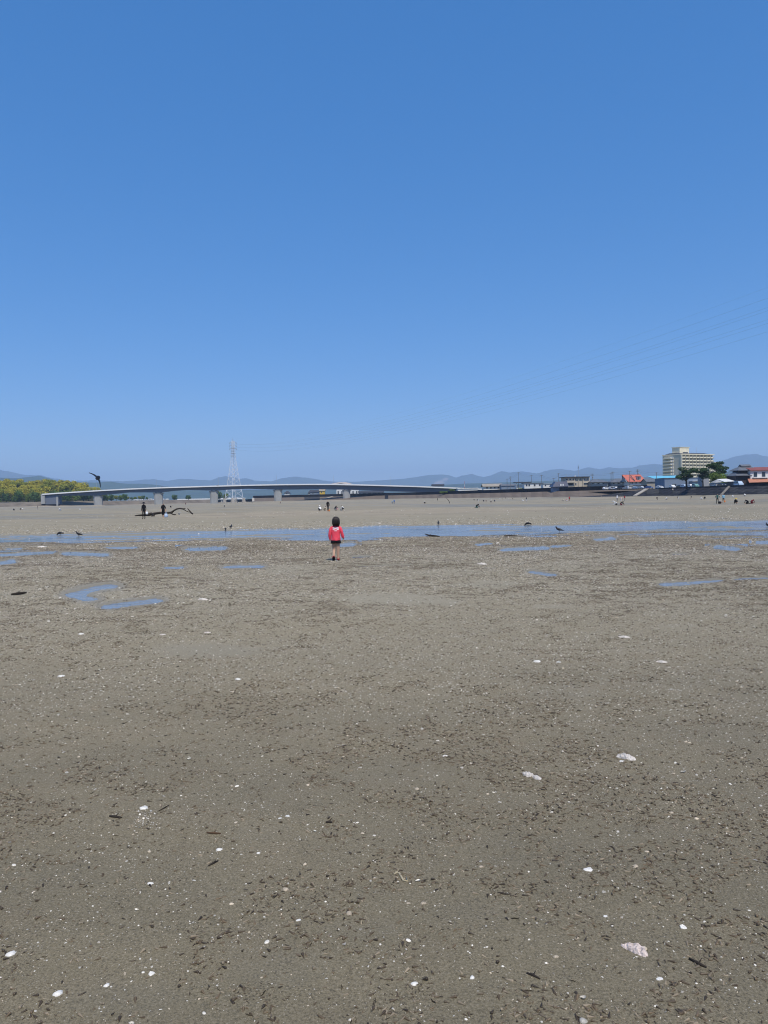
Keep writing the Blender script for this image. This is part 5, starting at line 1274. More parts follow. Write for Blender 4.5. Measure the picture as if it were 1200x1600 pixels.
mb = MB(); mb.loft([((0, 0, 0), .20, .14), ((0, 0, .1), .22, .16), ((0, 0, .32), .19, .13), ((0, 0, .40), .10, .07)], 12); mb.build('pack', C('black'), e, True); MB().tube([(-.1, -.15, .05), (-.12, -.2, .2), (-.08, -.13, .35)], .02, 6).build('strap', C('black'), e)

# ------------------------------------------------------------------ the child
cp = on_ground(525.4, 876)
child = empty('person', cp, math.radians(4)); tag(child, 'small child in a coral red long sleeved top walking away, black shorts', 'person')
cn = {}
def N(n, p, r): cn[n] = (p, r)
N('pelvis', (0, 0, .475), (.082, .065)); N('belly', (0, .0, .56), (.078, .06)); N('chest', (0, .0, .70), (.085, .062)); N('neck', (.004, .0, .845), .034); N('head', (.006, .012, .93), .068); N('crown', (.008, .008, .995), .066); N('chin', (.006, .055, .892), .030); N('nose', (.007, .088, .945), .010)
N('hipL', (-.048, 0, .455), .062); N('kneeL', (-.052, .03, .262), .040); N('ankleL', (-.060, -.085, .125), .025); N('heelL', (-.060, -.097, .100), .024); N('toeL', (-.064, -.040, .025), .026)
N('hipR', (.048, 0, .455), .062); N('kneeR', (.050, .005, .255), .043); N('ankleR', (.048, .0, .07), .027); N('heelR', (.048, -.012, .035), .026); N('toeR', (.054, .09, .024), .026)
N('shoulderL', (-.112, 0, .80), .036); N('elbowL', (-.145, -.012, .655), .027); N('wristL', (-.142, .02, .525), .020); N('palmL', (-.138, .03, .490), .020)
N('shoulderR', (.112, 0, .80), .036); N('elbowR', (.152, -.015, .670), .027); N('wristR', (.180, .01, .560), .020); N('palmR', (.184, .022, .525), .020)
ce = [('pelvis', 'belly'), ('belly', 'chest'), ('chest', 'neck'), ('neck', 'head'), ('head', 'crown'), ('head', 'chin'), ('head', 'nose')]
for s, sg in (('L', -1), ('R', 1)):
    ce += [('pelvis', 'hip' + s), ('hip' + s, 'knee' + s), ('knee' + s, 'ankle' + s), ('ankle' + s, 'heel' + s), ('heel' + s, 'toe' + s), ('chest', 'shoulder' + s), ('shoulder' + s, 'elbow' + s), ('elbow' + s, 'wrist' + s), ('wrist' + s, 'palm' + s)]
    P_ = Vector(cn['palm' + s][0])
    for i, (off, L_) in enumerate(((-.016, .034), (-.006, .040), (.006, .037), (.016, .029))):
        a = P_ + Vector((0, off, -.018)); b = a + Vector((sg * .004, 0, -L_ * .55)); c_ = b + Vector((-sg * .008, 0, -L_ * .45))
        N(f'f{i}a{s}', tuple(a), .0075); N(f'f{i}b{s}', tuple(b), .0065); N(f'f{i}c{s}', tuple(c_), .0055); ce += [('palm' + s, f'f{i}a{s}'), (f'f{i}a{s}', f'f{i}b{s}'), (f'f{i}b{s}', f'f{i}c{s}')]
    t = Vector(cn['wrist' + s][0]) + Vector((-sg * .004, .024, -.022)); N('tb' + s, tuple(t), .0085); N('tc' + s, tuple(t + Vector((-sg * .006, .010, -.026))), .0065); ce += [('wrist' + s, 'tb' + s), ('tb' + s, 'tc' + s)]
cme = skin_eval(cn, ce, 'pelvis', 2); cme.materials.clear(); cme.materials.append(skin_m)
link('body', cme, child)
def shirt_mat():
    m = bpy.data.materials.new('coral_shirt'); m.use_nodes = True; nt = m.node_tree; L = nt.links.new; p = nt.nodes['Principled BSDF']; p.inputs['Roughness'].default_value = .8; p.inputs['Specular IOR Level'].default_value = .2
    tc = nd(nt, 'ShaderNodeTexCoord'); sx = nd(nt, 'ShaderNodeSeparateXYZ'); L(tc.outputs['Object'], sx.inputs[0])
    def M(op, a, b):
        n = nd(nt, 'ShaderNodeMath', operation=op)
        for i, s in enumerate((a, b)):
            if isinstance(s, (int, float)): n.inputs[i].default_value = s
            else: L(s, n.inputs[i])
        return n.outputs[0]
    def rect(x0, x1, z0, z1):
        return M('MULTIPLY', M('MULTIPLY', M('GREATER_THAN', sx.outputs[0], x0), M('LESS_THAN', sx.outputs[0], x1)), M('MULTIPLY', M('GREATER_THAN', sx.outputs[2], z0), M('LESS_THAN', sx.outputs[2], z1)))
    tot = None
    marks = [(-.070, -.052, .752, .822), (-.070, -.040, .752, .766), (-.046, -.030, .752, .822), (-.022, -.006, .765, .822), (-.022, .022, .808, .822), (-.022, .022, .780, .792), (.010, .026, .765, .822), (.034, .070, .808, .822), (.034, .050, .752, .822), (.034, .070, .752, .766), (.056, .072, .752, .792),
             (-.040, -.022, .722, .742), (-.014, .004, .722, .742), (.012, .030, .722, .742)]
    for r in marks:
        q = rect(*r); tot = q if tot is None else M('MAXIMUM', tot, q)
    tot = M('MULTIPLY', tot, M('LESS_THAN', sx.outputs[1], 0.0))
    mx = nd(nt, 'ShaderNodeMix', data_type='RGBA'); mx.inputs[6].default_value = (.90, .085, .125, 1); mx.inputs[7].default_value = (.85, .80, .80, 1); L(tot, mx.inputs[0]); L(mx.outputs[2], p.inputs['Base Color'])
    n = nd(nt, 'ShaderNodeTexNoise'); n.inputs['Scale'].default_value = 14; n.inputs['Detail'].default_value = 3; n.inputs['Distortion'].default_value = 1.2; L(tc.outputs['Object'], n.inputs['Vector'])
    b = nd(nt, 'ShaderNodeBump'); b.inputs['Strength'].default_value = .8; b.inputs['Distance'].default_value = .03; L(n.outputs[0], b.inputs['Height']); L(b.outputs[0], p.inputs['Normal'])
    return m
sh = MB()
sh.loft([((0, 0, .492), .108, .088), ((0, 0, .498), .112, .092), ((0, 0, .54), .110, .086), ((0, 0, .60), .105, .080), ((0, 0, .68), .106, .080), ((0, 0, .75), .116, .084), ((0, 0, .80), .118, .074), ((0, 0, .830), .095, .058), ((0, .002, .852), .052, .046), ((0, .002, .862), .044, .042)], 28, cap=False)
for s in 'LR':
    q = [Vector(cn[n + s][0]) for n in ('shoulder', 'elbow', 'wrist')]
    ins = Vector((-.05 if s == 'R' else .05, 0, .02))
    pts = [q[0] + ins, q[0], q[0].lerp(q[1], .5), q[1], q[1].lerp(q[2], .5), q[2]]
    sh.tube(pts, [.034, .046, .042, .038, .035, .031], 14, cap=False)
shirt_o = sh.build('shirt', shirt_mat(), child, True)
for v in shirt_o.data.vertices:      # folds
    z = v.co.z; k = .004 * (1 - min(1, max(0, (z - .5) / .3))) + .003
    v.co += Vector((v.co.x, v.co.y, 0)).normalized() * (k * math.sin(v.co.x * 52 + z * 28) * (1 if z > .475 else .3))
ss = shirt_o.modifiers.new('sub', 'SUBSURF'); ss.levels = 1; ss.render_levels = 1
so = MB(); so.loft([((0, 0, .54), .100, .078), ((0, 0, .50), .098, .078), ((0, 0, .455), .106, .084)], 24, cap=False)
for s in (-1, 1): so.loft([((s * .052, 0, .50), .064, .082), ((s * .056, 0, .44), .070, .086), ((s * .056, -.002, .422), .064, .084), ((s * .056, -.002, .424), .058, .076), ((s * .056, 0, .44), .060, .078)], 20, cap=False)
so.build('shorts', C('black'), child, True)
# bob of hair
hair_d = mat('hair_dark_brown', (.022, .015, .012), .5, .4, noise=(60, .5))
hb = MB(); n = 30; secs = [((.006, -.008, 1.078), .016, .018), ((.006, -.008, 1.072), .040, .045), ((.007, -.010, 1.052), .066, .076), ((.008, -.010, 1.02), .083, .092), ((.008, -.012, .975), .089, .094), ((.010, -.016, .93), .091, .090), ((.013, -.020, .89), .089, .080), ((.016, -.022, .858), .080, .064), ((.017, -.022, .846), .055, .040)]
hb.loft(secs, n)
rh = random.Random(12)
for k in range(70):                                     # loose locks over the bob
    a_ = math.radians(rh.uniform(150, 390)); top_ = Vector((.007 + math.cos(a_) * .05, -.010 + math.sin(a_) * .055, 1.066)); z1 = rh.uniform(.838, .872)
    pts = [top_]
    for z, rx in ((1.02, .086), (.965, .092), (.905, .092), (z1, .080)):
        q = rx + rh.uniform(-.002, .006); pts.append(Vector((.010 + math.cos(a_ + rh.uniform(-.05, .05)) * q, -.014 + math.sin(a_) * q * 1.0, z)))
    hb.tube(pts, [.004, .007, .008, .007, .0025], 5)
ho = hb.build('hair', hair_d, child, True)
for v in ho.data.vertices:
    v.co.x = .008 + (v.co.x - .008) * .93
    if v.co.y > .05 and v.co.z < 1.03: v.co.y = .05 - (v.co.y - .05) * .2       # open towards the face
for s in (-1, 1):
    link('eye', POSE['eye'], child, (.007 + s * .028, .078, .955))
    MB().loft([((0, 0, -.018), .004, .008), ((0, 0, 0), .009, .014), ((0, 0, .018), .004, .010)], 8).build('ear', skin_m, child, True, (.007 + s * .075, .012, .945))
shoe_r = mat('red_sandal', (.42, .02, .03), .5, .4); sole_m = mat('dark_sole', (.02, .015, .015), .8, .2)
def shoe(heel, toe, name):
    h_, t_ = Vector(heel), Vector(toe); d = (t_ - h_); L_ = d.length; e = empty(name, (0, 0, 0)); e.parent = child; e.matrix_parent_inverse = Matrix()
    pit = math.atan2(d.z, math.hypot(d.x, d.y)); e.location = h_; e.rotation_euler = (pit, 0, -math.atan2(d.x, d.y))
    mb = MB(); q = []
    for k in range(16):
        a = 2 * math.pi * k / 16; q.append((.033 * math.cos(a) * (1 + .12 * math.sin(a)), L_ / 2 + (L_ / 2 + .032) * math.sin(a)))
    mb.extr(q, 2, -.034, -.016); 
    e.name = name
    sole = mb.build('sole', sole_m, e)
    mb = MB(); mb.loft([((0, L_ * .5, -.016), .034, L_ / 2 + .030), ((0, L_ * .5, .004), .034, L_ / 2 + .026), ((0, L_ * .5, .018), .026, L_ / 2 + .008), ((0, L_ * .45, .026), .012, L_ * .3)], 16); mb.build('upper', shoe_r, e, True)
    for y in (.02, .06): MB().tube([(-.034, y, 0), (-.024, y, .026), (0, y, .034), (.024, y, .026), (.034, y, 0)], .007, 6).build('strap', shoe_r, e)
shoe((-.060, -.104, .108), (-.064, -.036, .036), 'left_shoe'.replace('left_', '')); shoe((.048, -.020, .035), (.055, .10, .035), 'shoe')

# ================================================================== CROWS
crow_m = mat('crow_plumage', (.010, .010, .013), .45, .4, noise=(30, .3)); beak_m = mat('crow_beak', (.012, .012, .012), .4, .4)
def crow_body(pose):
    if pose == 'peck': sp = [(-.235, .10, .015, .030), (-.14, .135, .03, .040), (-.06, .16, .058, .062), (.04, .155, .066, .070), (.12, .13, .050, .055), (.17, .085, .036, .038), (.20, .05, .034, .034), (.215, .02, .020, .020)]; bk = [(.215, .025), (.235, -.02)]
    else: sp = [(-.27, .10, .012, .034), (-.17, .135, .028, .042), (-.08, .165, .056, .060), (.02, .185, .066, .070), (.10, .225, .052, .054), (.135, .275, .036, .036), (.155, .315, .036, .036), (.178, .325, .022, .022)]; bk = [(.175, .322), (.235, .312)]
    mb = MB(); n = 12; vs_ = []
    for i, (x, z, ry, rz) in enumerate(sp):
        a, b = sp[max(i - 1, 0)], sp[min(i + 1, len(sp) - 1)]; d = Vector((b[0] - a[0], 0, b[1] - a[1])).normalized(); u = Vector((-d.z, 0, d.x))
        vs_ += [Vector((x, 0, z)) + Vector((0, 1, 0)) * math.cos(2 * math.pi * k / n) * (rz if i < 2 else ry) + u * math.sin(2 * math.pi * k / n) * (ry if i < 2 else rz) for k in range(n)]
    mb.add(vs_, [(i * n + k, i * n + (k + 1) % n, (i + 1) * n + (k + 1) % n, (i + 1) * n + k) for i in range(len(sp) - 1) for k in range(n)] + [tuple(range(n))[::-1], tuple((len(sp) - 1) * n + k for k in range(n))])
    return mb.mesh('crow_body', crow_m, True), bk
_cr = {}
def crow(px, py, pose, rz, label, sc=1.0):
    q = on_ground(px, py); q.z = max(q.z, WL - .02 if 25 < q.y < 50 else q.z)
    e = empty('crow', q, math.radians(rz)); e.scale = (sc * .8,) * 3
    if pose not in _cr:
        me, bk = crow_body(pose)
        bm_ = MB().tube([(bk[0][0], 0, bk[0][1]), ((bk[0][0] + bk[1][0]) / 2, 0, (bk[0][1] + bk[1][1]) / 2 + .004), (bk[1][0], 0, bk[1][1])], [.016, .012, .003], 8).mesh('beak', beak_m, True)
        wm = MB().hexa([(.08, 0, -.02), (-.10, .012, -.045), (-.235, .02, -.03), (-.05, .016, .04)], [(.08, .022, -.02), (-.10, .03, -.045), (-.235, .026, -.03), (-.05, .03, .04)]).mesh('wing', crow_m, True)
        lm = MB().tube([(0, 0, .13), (-.012, 0, .075), (.0, 0, 0)], [.016, .008, .007], 6); 
        for a in (-.6, 0, .6, 3.14): lm.tube([(0, 0, .006), (math.cos(a) * .045, math.sin(a) * .045, .004)], .005, 5)
        _cr[pose] = (me, bm_, wm, lm.mesh('leg', beak_m))
    me, bm_, wm, lm = _cr[pose]
    link('body', me, e); link('beak', bm_, e)
    w = link('wing', wm, e, (0, .045, .17)); w2 = link('wing', wm, e, (0, -.045, .17)); w2.scale = (1, -1, 1)
    for s in (-1, 1): link('leg', lm, e, (.0, s * .032, 0))
    return tag(e, label, 'crow', 'crows at the channel')
crow(94, 836.5, 'peck', 176, 'crow pecking in the water, leftmost of the birds'); crow(123, 838.6, 'stand', 172, 'crow standing in the water right of the leftmost one')
crow(352.5, 829, 'peck', 95, 'small crow pecking on the far shore, left of the pair near the middle', .8); crow(361, 826, 'stand', 80, 'crow on the far shore, right of the pair near the middle', .9)
crow(685, 821, 'stand', 88, 'crow on the far shore above the floating stick', 1.0); crow(825, 821.5, 'peck', 168, 'crow hunched on the far shore left of the wading crow', 1.05); crow(873.5, 832.5, 'stand', 176, 'crow wading upright in the channel on the right', 1.0)
crow(1199, 824, 'stand', 90, 'crow at the right edge of the channel', .8)
# flying crow, banking
fl = empty('flying_crow', at(153, 746.5, 36)); tag(fl, 'black bird banking in flight above the left of the bridge', 'bird')
fb = MB(); sp = [(-.28, .008, .085), (-.17, .026, .080), (-.08, .055, .115), (.03, .066, .125), (.11, .050, .085), (.16, .036, .040), (.20, .014, .014), (.245, .003, .003)]
vs_ = [Vector((rz * math.cos(2 * math.pi * k / 12), y, ry * math.sin(2 * math.pi * k / 12))) for y, ry, rz in sp for k in range(12)]
fb.add(vs_, [(i * 12 + k, i * 12 + (k + 1) % 12, (i + 1) * 12 + (k + 1) % 12, (i + 1) * 12 + k) for i in range(len(sp) - 1) for k in range(12)] + [tuple(range(12))[::-1], tuple(84 + k for k in range(12))])
fb.build('body', crow_m, fl, True)
for s in (-1, 1):
    w = MB(); prof = [(.02, .08, -.10, 0), (.13, .09, -.10, .006), (.25, .08, -.07, .008), (.36, .04, -.06, .004), (.45, -.01, -.07, -.003), (.54, -.07, -.10, -.012)]
    v = [];
    for x, a, b, z in prof: v += [(s * x, a * .75, z + .012), (s * x, b * .75, z), (s * x, b * .75, z - .008), (s * x, a * .75, z - .010)]
    w.add(v, [(i * 4 + k, i * 4 + (k + 1) % 4, (i + 1) * 4 + (k + 1) % 4, (i + 1) * 4 + k) for i in range(5) for k in range(4)] + [(0, 3, 2, 1), (20, 21, 22, 23)])
    wo_ = w.build('wing', crow_m, fl)
    wo_.rotation_euler = (0, math.radians(12 if s > 0 else -10), 0)
fl.rotation_euler = (math.radians(22), math.radians(53), math.radians(22)); fl.scale = (.80, 1.1, 1.5)

# ================================================================== DRIFTWOOD, STICKS
wood = mat('wet_driftwood', (.035, .028, .022), .85, .2, noise=(4, .4), bump=(14, .6)); wood2 = mat('grey_driftwood', (.10, .085, .07), .9, .2, noise=(6, .4))
q0 = on_ground(255, 806.5); YD = q0.y
dw = empty('driftwood', q0); tag(dw, 'large black driftwood trunk with an arched branch', 'driftwood')
def dpts(l): return [at(px, py, YD + dy) - q0 for px, py, dy in l]
mb = MB(); mb.tube(dpts([(210.5, 806, 0), (216, 805.2, .1), (224, 804.9, .2), (233, 804, .2), (241, 802.6, .1), (250, 801.3, 0), (257, 801.0, -.1), (263, 801.5, -.2)]), [.06, .10, .13, .20, .17, .15, .12, .10], 10); mb.build('trunk', wood, dw, True)
mb = MB(); mb.tube(dpts([(226, 804.5, 0), (231, 802.5, .3), (237, 801.0, .5)]), [.13, .10, .04], 8); mb.tube(dpts([(238, 803.5, 0), (241, 806, -.5), (236, 806.5, -.9)]), [.16, .10, .05], 8); mb.build('root', wood, dw, True)
mb = MB(); mb.tube(dpts([(262, 801.5, -.2), (268, 800.8, -.1), (272, 797.6, 0), (276, 795.4, .1), (281, 794.4, .2), (286, 795.2, .2), (290, 794.4, .3)]), [.12, .14, .11, .10, .09, .09, .03], 8); mb.build('branch', wood, dw, True)
mb = MB(); mb.tube(dpts([(286, 795.2, .2), (291, 798.5, 0), (296, 800.5, -.1)]), [.07, .05, .04], 8); mb.tube(dpts([(293, 794.2, .2), (296, 798, .1), (299, 801.5, 0), (301.5, 803.2, 0)]), [.04, .08, .10, .09], 8); mb.tube(dpts([(266, 801.3, -.1), (270, 803.5, -.4), (275, 804.2, -.6)]), [.11, .08, .05], 8); mb.build('branch', wood, dw, True)
def stick(l, r, m, label, lift=.0, name='stick'):
    base = on_ground(*l[len(l) // 2]); Y0 = base.y; pts = []
    for px, py in l:
        g = on_ground(px, py); pts.append(Vector((g.x, g.y, max(g.z, WL if 26 < g.y < 50 else -9) + r * .7 + lift)) - base)
    mb = MB(); mb.tube(pts, [r * .6] + [r] * (len(pts) - 2) + [r * .45] if len(pts) > 2 else [r, r * .6], 7)
    if len(pts) > 2: mb.tube([pts[1], pts[1] + Vector((r * 2.2, r * 1.4, r * 2.2))], [r * .5, r * .2], 5)
    return tag(mb.build(name, m, loc=base, smooth=True), label, 'stick')
stick([(665, 837.8), (671, 839), (678, 839.2), (687, 840.3)], .035, wood, 'black branch lying on the near edge of the channel', .03)
stick([(788, 838.2), (798, 838), (808, 838.4)], .03, wood, 'thin dark branch along the near edge of the channel, right of the black branch', .0)
stick([(18, 931), (26, 930), (34, 929.3), (42, 928.5)], .022, wood, 'dark stick beside the left edge of the flat near the hooked puddle', .01)
stick([(171, 1277), (180, 1277.5), (190, 1279)], .0065, wood, 'short dark brown twig left of the heap of shell fragments')
stick([(323, 1302.5), (333, 1303), (345, 1303.5)], .0050, mat('brown_twig', (.10, .06, .035), .9, .2), 'short reddish brown twig right of the shell fragments')
stick([(326, 1354), (333, 1350), (341, 1346.5)], .0048, wood, 'small slanting twig below the reddish brown one'); stick([(248, 1268), (256, 1264), (264, 1259)], .0035, wood, 'thin slanting twig right of the heap of shell fragments')
stick([(823, 1522), (833, 1525), (844, 1531)], .0045, wood, 'small dark twig left of the large oyster shell'); stick([(1077, 1500), (1092, 1508), (1104, 1514)], .0055, wood, 'dark twig right of the large oyster shell')
stick([(509, 1286.5), (514, 1286.2), (519, 1286.5)], .0065, wood, 'stubby dark twig left of centre in the lower half')
tube_m = mat('pale_worm_tube', (.42, .36, .24), .8, .3)
stick([(616, 1367), (620, 1364.5), (624, 1366), (627, 1371), (630, 1377), (636, 1378), (635, 1372)], .004, tube_m, 'curled pale worm tube near the bottom centre', name='worm_tube')
g0 = on_ground(702, 786.5); Yp = g0.y
mb = MB(); mb.tube([at(702.2, 786.5, Yp) - g0, at(702, 784, Yp) - g0, at(700.6, 781.5, Yp) - g0, at(697.5, 778.3, Yp) - g0], [.11, .10, .08, .05], 7); tag(mb.build('leaning_pole', wood, loc=g0, smooth=True), 'bent dark pole leaning left out of the far sand', 'pole')

# ================================================================== SHELLS AND LITTER
def shell_mat(n, c, rnd, rough=.45): return mat(n, c, rough, .4, rnd=rnd, noise=(7, .35))
sm_w = shell_mat('white_shell', (.60, .56, .48), .40); sm_c = shell_mat('cream_shell', (.48, .40, .29), .3); sm_s = mat('snail_shell', (.092, .066, .038), .5, .4, rnd=.7, noise=(160, .5)); sm_s2 = mat('pale_snail_shell', (.23, .185, .125), .6, .35, rnd=.4, noise=(160, .4)); sm_o = mat('oyster_shell', (.68, .62, .55), .6, .3, noise=(6, .4), bump=(14, .6)); sm_d = mat('dead_shell', (.20, .165, .12), .75, .2, rnd=.45, noise=(60, .3)); sm_weed = mat('dry_litter', (.050, .040, .026), .9, .15, rnd=.5)
def snail(seed, m):
    r = random.Random(seed); mb = MB(); n = 7; vs_ = []; prof = []
    W = 6
    for i in range(W * 2 + 1):
        t = i / (W * 2); x = -.5 + t; rad = .205 * (1 - t) ** .85 * (1.0 if i % 2 else .86) + .012
        if i == 0: rad *= .7
        prof.append((x, rad))
    for i, (x, rad) in enumerate(prof):
        vs_ += [(x + .02 * math.sin(6.28 * k / n), rad * math.cos(6.28 * k / n), rad * math.sin(6.28 * k / n) + .10) for k in range(n)]
    mb.add(vs_, [(i * n + k, i * n + (k + 1) % n, (i + 1) * n + (k + 1) % n, (i + 1) * n + k) for i in range(len(prof) - 1) for k in range(n)] + [tuple(range(n))[::-1]])
    return mb.mesh('snail', m, True)
def valve(seed, m, asp=.8, depth=.28, ragged=.03, up=True):
    r = random.Random(seed); n = 16; mb = MB(); vs_ = []; ph = r.uniform(0, 6)
    out = []
    for k in range(n):
        a = 2 * math.pi * k / n; q = .5 * (1 + ragged * math.sin(3 * a + ph) + r.uniform(-ragged, ragged)); out.append((q * math.cos(a), q * asp * math.sin(a) * (1 - .18 * math.cos(a))))
    for rr_, zz in ((1.0, 0), (.8, .55), (.5, .88), (.2, 1.0)):
        vs_ += [(x * rr_ - .12 * (1 - rr_), y * rr_, zz * depth * (1 + (.05 * (k % 2) if rr_ > .4 else 0))) for k, (x, y) in enumerate(out)]
    f = [(i * n + k, i * n + (k + 1) % n, (i + 1) * n + (k + 1) % n, (i + 1) * n + k) for i in range(3) for k in range(n)] + [tuple(3 * n + k for k in range(n))]
    if not up: vs_ = [(x, y, depth - z) for x, y, z in vs_]; f = [q[::-1] for q in f]
    mb.add(vs_, f); return mb.mesh('valve', m, True)
def frag(seed, m):
    r = random.Random(seed); n = r.randint(5, 7); pts = []
    for k in range(n):
        a = 2 * math.pi * (k + r.uniform(-.3, .3)) / n; q = r.uniform(.28, .55); pts.append((q * math.cos(a), q * .75 * math.sin(a)))
    mb = MB(); mb.add([(x, y, .02 + .12 * (.3 - x * x)) for x, y in pts] + [(x * .95, y * .95, .10 + .12 * (.3 - x * x)) for x, y in pts] + [(0, 0, .17)], [tuple(range(n))[::-1]] + [(k, (k + 1) % n, n + (k + 1) % n, n + k) for k in range(n)] + [(n + k, n + (k + 1) % n, 2 * n) for k in range(n)])
    return mb.mesh('fragment', m)
def oyster(seed, L_=1.0, W=.55, m=None):
    r = random.Random(seed); nu, nv = 14, 9; X = np.linspace(-.5, .5, nu)
    mb = MB(); top = []; bot = []; wob = [r.uniform(-.09, .09) for _ in range(nu)]
    for i, x in enumerate(X):
        u = (i + .35) / (nu - .3); hw = W * .5 * (math.sin(math.pi * u ** .8) ** .85) * (.65 + .7 * u) * (1 + wob[i]) + .012; off = .10 * math.sin(x * 4 + seed) + .03 * wob[i]
        for j in range(nv):
            v = j / (nv - 1) * 2 - 1; e = math.sqrt(max(0, 1 - v * v))
            z = .15 * e * math.sin(math.pi * u) ** .6 + .028 * math.sin(x * 24 + v * 3 + seed) * e + r.uniform(-.010, .010)
            top.append((x * L_ + .05 * v * v * wob[i] * 6, (off + v * hw), .02 + z)); bot.append((x * L_ + .05 * v * v * wob[i] * 6, (off + v * hw * .97), -.04))
    idx = lambda i, j: i * nv + j; o = len(top)
    f = [(idx(i, j), idx(i + 1, j), idx(i + 1, j + 1), idx(i, j + 1)) for i in range(nu - 1) for j in range(nv - 1)]
    f += [(o + idx(i, j), o + idx(i, j + 1), o + idx(i + 1, j + 1), o + idx(i + 1, j)) for i in range(nu - 1) for j in range(nv - 1)]
    f += [(idx(i, 0), o + idx(i, 0), o + idx(i + 1, 0), idx(i + 1, 0)) for i in range(nu - 1)] + [(idx(i + 1, nv - 1), o + idx(i + 1, nv - 1), o + idx(i, nv - 1), idx(i, nv - 1)) for i in range(nu - 1)]
    mb.add(top + bot, f); return mb.mesh('oyster', m or sm_o)
proto = bpy.data.collections.new('litter_prototypes')
PN = []
def addp(me):
    o = bpy.data.objects.new('litter_%02d' % len(PN), me); proto.objects.link(o); PN.append(o); return len(PN) - 1
SNAIL = [addp(snail(1, sm_s)), addp(snail(2, sm_s)), addp(snail(3, sm_s2))]
VALVE = [addp(valve(1, sm_w)), addp(valve(2, sm_w, .7, .2, .06)), addp(valve(3, sm_c, .85)), addp(valve(4, sm_w, .8, .25, .05, False))]
sm_g = shell_mat('grey_shell', (.30, .27, .22), .4)
FRAG = [addp(frag(i, [sm_w, sm_c, sm_g, sm_w, sm_c][i])) for i in range(5)]
DEAD = [addp(frag(20, sm_d)), addp(valve(21, sm_d, .7, .25, .08)), addp(frag(22, sm_d))]
OYST = [addp(oyster(3)), addp(oyster(8, .8, .7))]
WEED = []
for i in range(3):
    r = random.Random(70 + i); mb = MB(); p = Vector((-.5, 0, .04)); pts = [p]
    for k in range(4): p = p + Vector((.25, r.uniform(-.12, .12), r.uniform(-.02, .03))); pts.append(p)
    mb.tube(pts, [.03, .06, .07, .06, .02], 5); WEED.append(addp(mb.mesh('weed', sm_weed)))

def scatter(y0, y1, dens, dfun):
    """random points in the wedge in front of the camera, density per m2 times dfun in 0..1"""
    wid = lambda y: .62 * y + 1.6
    A = (wid(y0) + wid(y1)) * (y1 - y0); n = int(A * dens)
    y = np.sqrt(NR.uniform(y0 * y0, y1 * y1, n)) ; x = NR.uniform(-1, 1, n) * wid(y)
    fld_ = ground_fields(x, y); keep = NR.rand(n) < dfun(x, y, fld_)
    lvl = np.where((y > 24) & (y < 50), WL + .002, -9)
    keep &= (fld_['z'] > lvl - NR.rand(n) * .03) & ~((fld_['pud'] > .93) & (NR.rand(n) < .85))
    x, y = x[keep], y[keep]; return x, y, fld_['z'][keep]
def clump(x, y, f):
    c = fbm(x / .22, y / .20, 2, 201) * .75 + fbm(x / .8, y / .7, 2, 206) * .5 + fbm(x / 3.0, y / 2.4, 2, 211) * .35
    return np.clip((sstep(.03, .36, c) * .85 + np.interp(y, [2.5, 7], [.12, .25])) * (1 - .92 * f['film']), 0, 1)
def thin(x, y, f):
    return np.clip(.6 + .6 * fbm(x / 1.6, y / 1.3, 3, 231), .2, 1) * (1 - .7 * f['film'])
def shore_d(x, y, f):
    return np.clip(f['shelly'] * (.55 + .8 * fbm(x / 2.2, y / 1.6, 3, 241)) + .12, .0, 1)
PX, PYY_, PZ, PI_, PS, PR = [], [], [], [], [], []
def put(pts, idxs, smin, smax, tilt=.2, p=None, sink=.0):
    x, y, z = pts; n = len(x)
    s = smin * (smax / smin) ** (NR.rand(n) ** 1.6)
    PX.append(x); PYY_.append(y); PZ.append(z - sink * s); PI_.append(NR.choice(idxs, n, p=p)); PS.append(s)
    PR.append(np.stack([NR.normal(0, tilt, n), NR.normal(0, tilt, n), NR.uniform(0, 6.283, n)], 1)); return n
# horn snails
put(scatter(1.6, 5, 2300, clump), SNAIL, .010, .029, .2, [.36, .32, .32], .05)
put(scatter(5, 11, 1800, clump), SNAIL, .011, .030, .2, [.36, .32, .32], .05)
put(scatter(11, 21, 1150, clump), SNAIL, .018, .034, .15, [.45, .4, .15], .05)
put(scatter(21, 33, 420, lambda x, y, f: np.clip(clump(x, y, f) + .3, 0, 1)), SNAIL + DEAD, .024, .05, .2)
# brown litter
put(scatter(1.6, 7, 200, clump), WEED, .010, .030, .1)
put(scatter(7, 20, 110, clump), WEED, .015, .035, .1)
# white grit and small shells
put(scatter(1.6, 5, 1250, thin), FRAG + VALVE[:2], .0035, .011, .35)
put(scatter(5, 12, 1500, thin), FRAG + VALVE[:2], .005, .016, .35)
put(scatter(12, 24, 850, thin), FRAG + VALVE, .008, .026, .3)
put(scatter(1.6, 9, 34, thin), VALVE + FRAG, .012, .026, .2)
put(scatter(9, 24, 22, thin), VALVE + FRAG, .016, .045, .2)
# lag of dead shell beside the channel and on the far shore
put(scatter(18, 34, 210, shore_d), DEAD + VALVE[2:3] + FRAG[:1], .020, .055, .3)
put(scatter(18, 34, 55, shore_d), VALVE + FRAG, .022, .06, .3)
put(scatter(42, 60, 60, shore_d), DEAD + VALVE[2:3] + FRAG[:1], .03, .085, .3)
put(scatter(42, 60, 16, shore_d), VALVE + FRAG, .035, .08, .3)
put(scatter(24, 62, 1.0, shore_d), OYST, .06, .14, .3)
put(scatter(60, 130, .25, lambda x, y, f: .25 + .5 * (fbm(x / 12, y / 8, 2, 261) > .1)), VALVE + DEAD + OYST, .07, .16, .3)
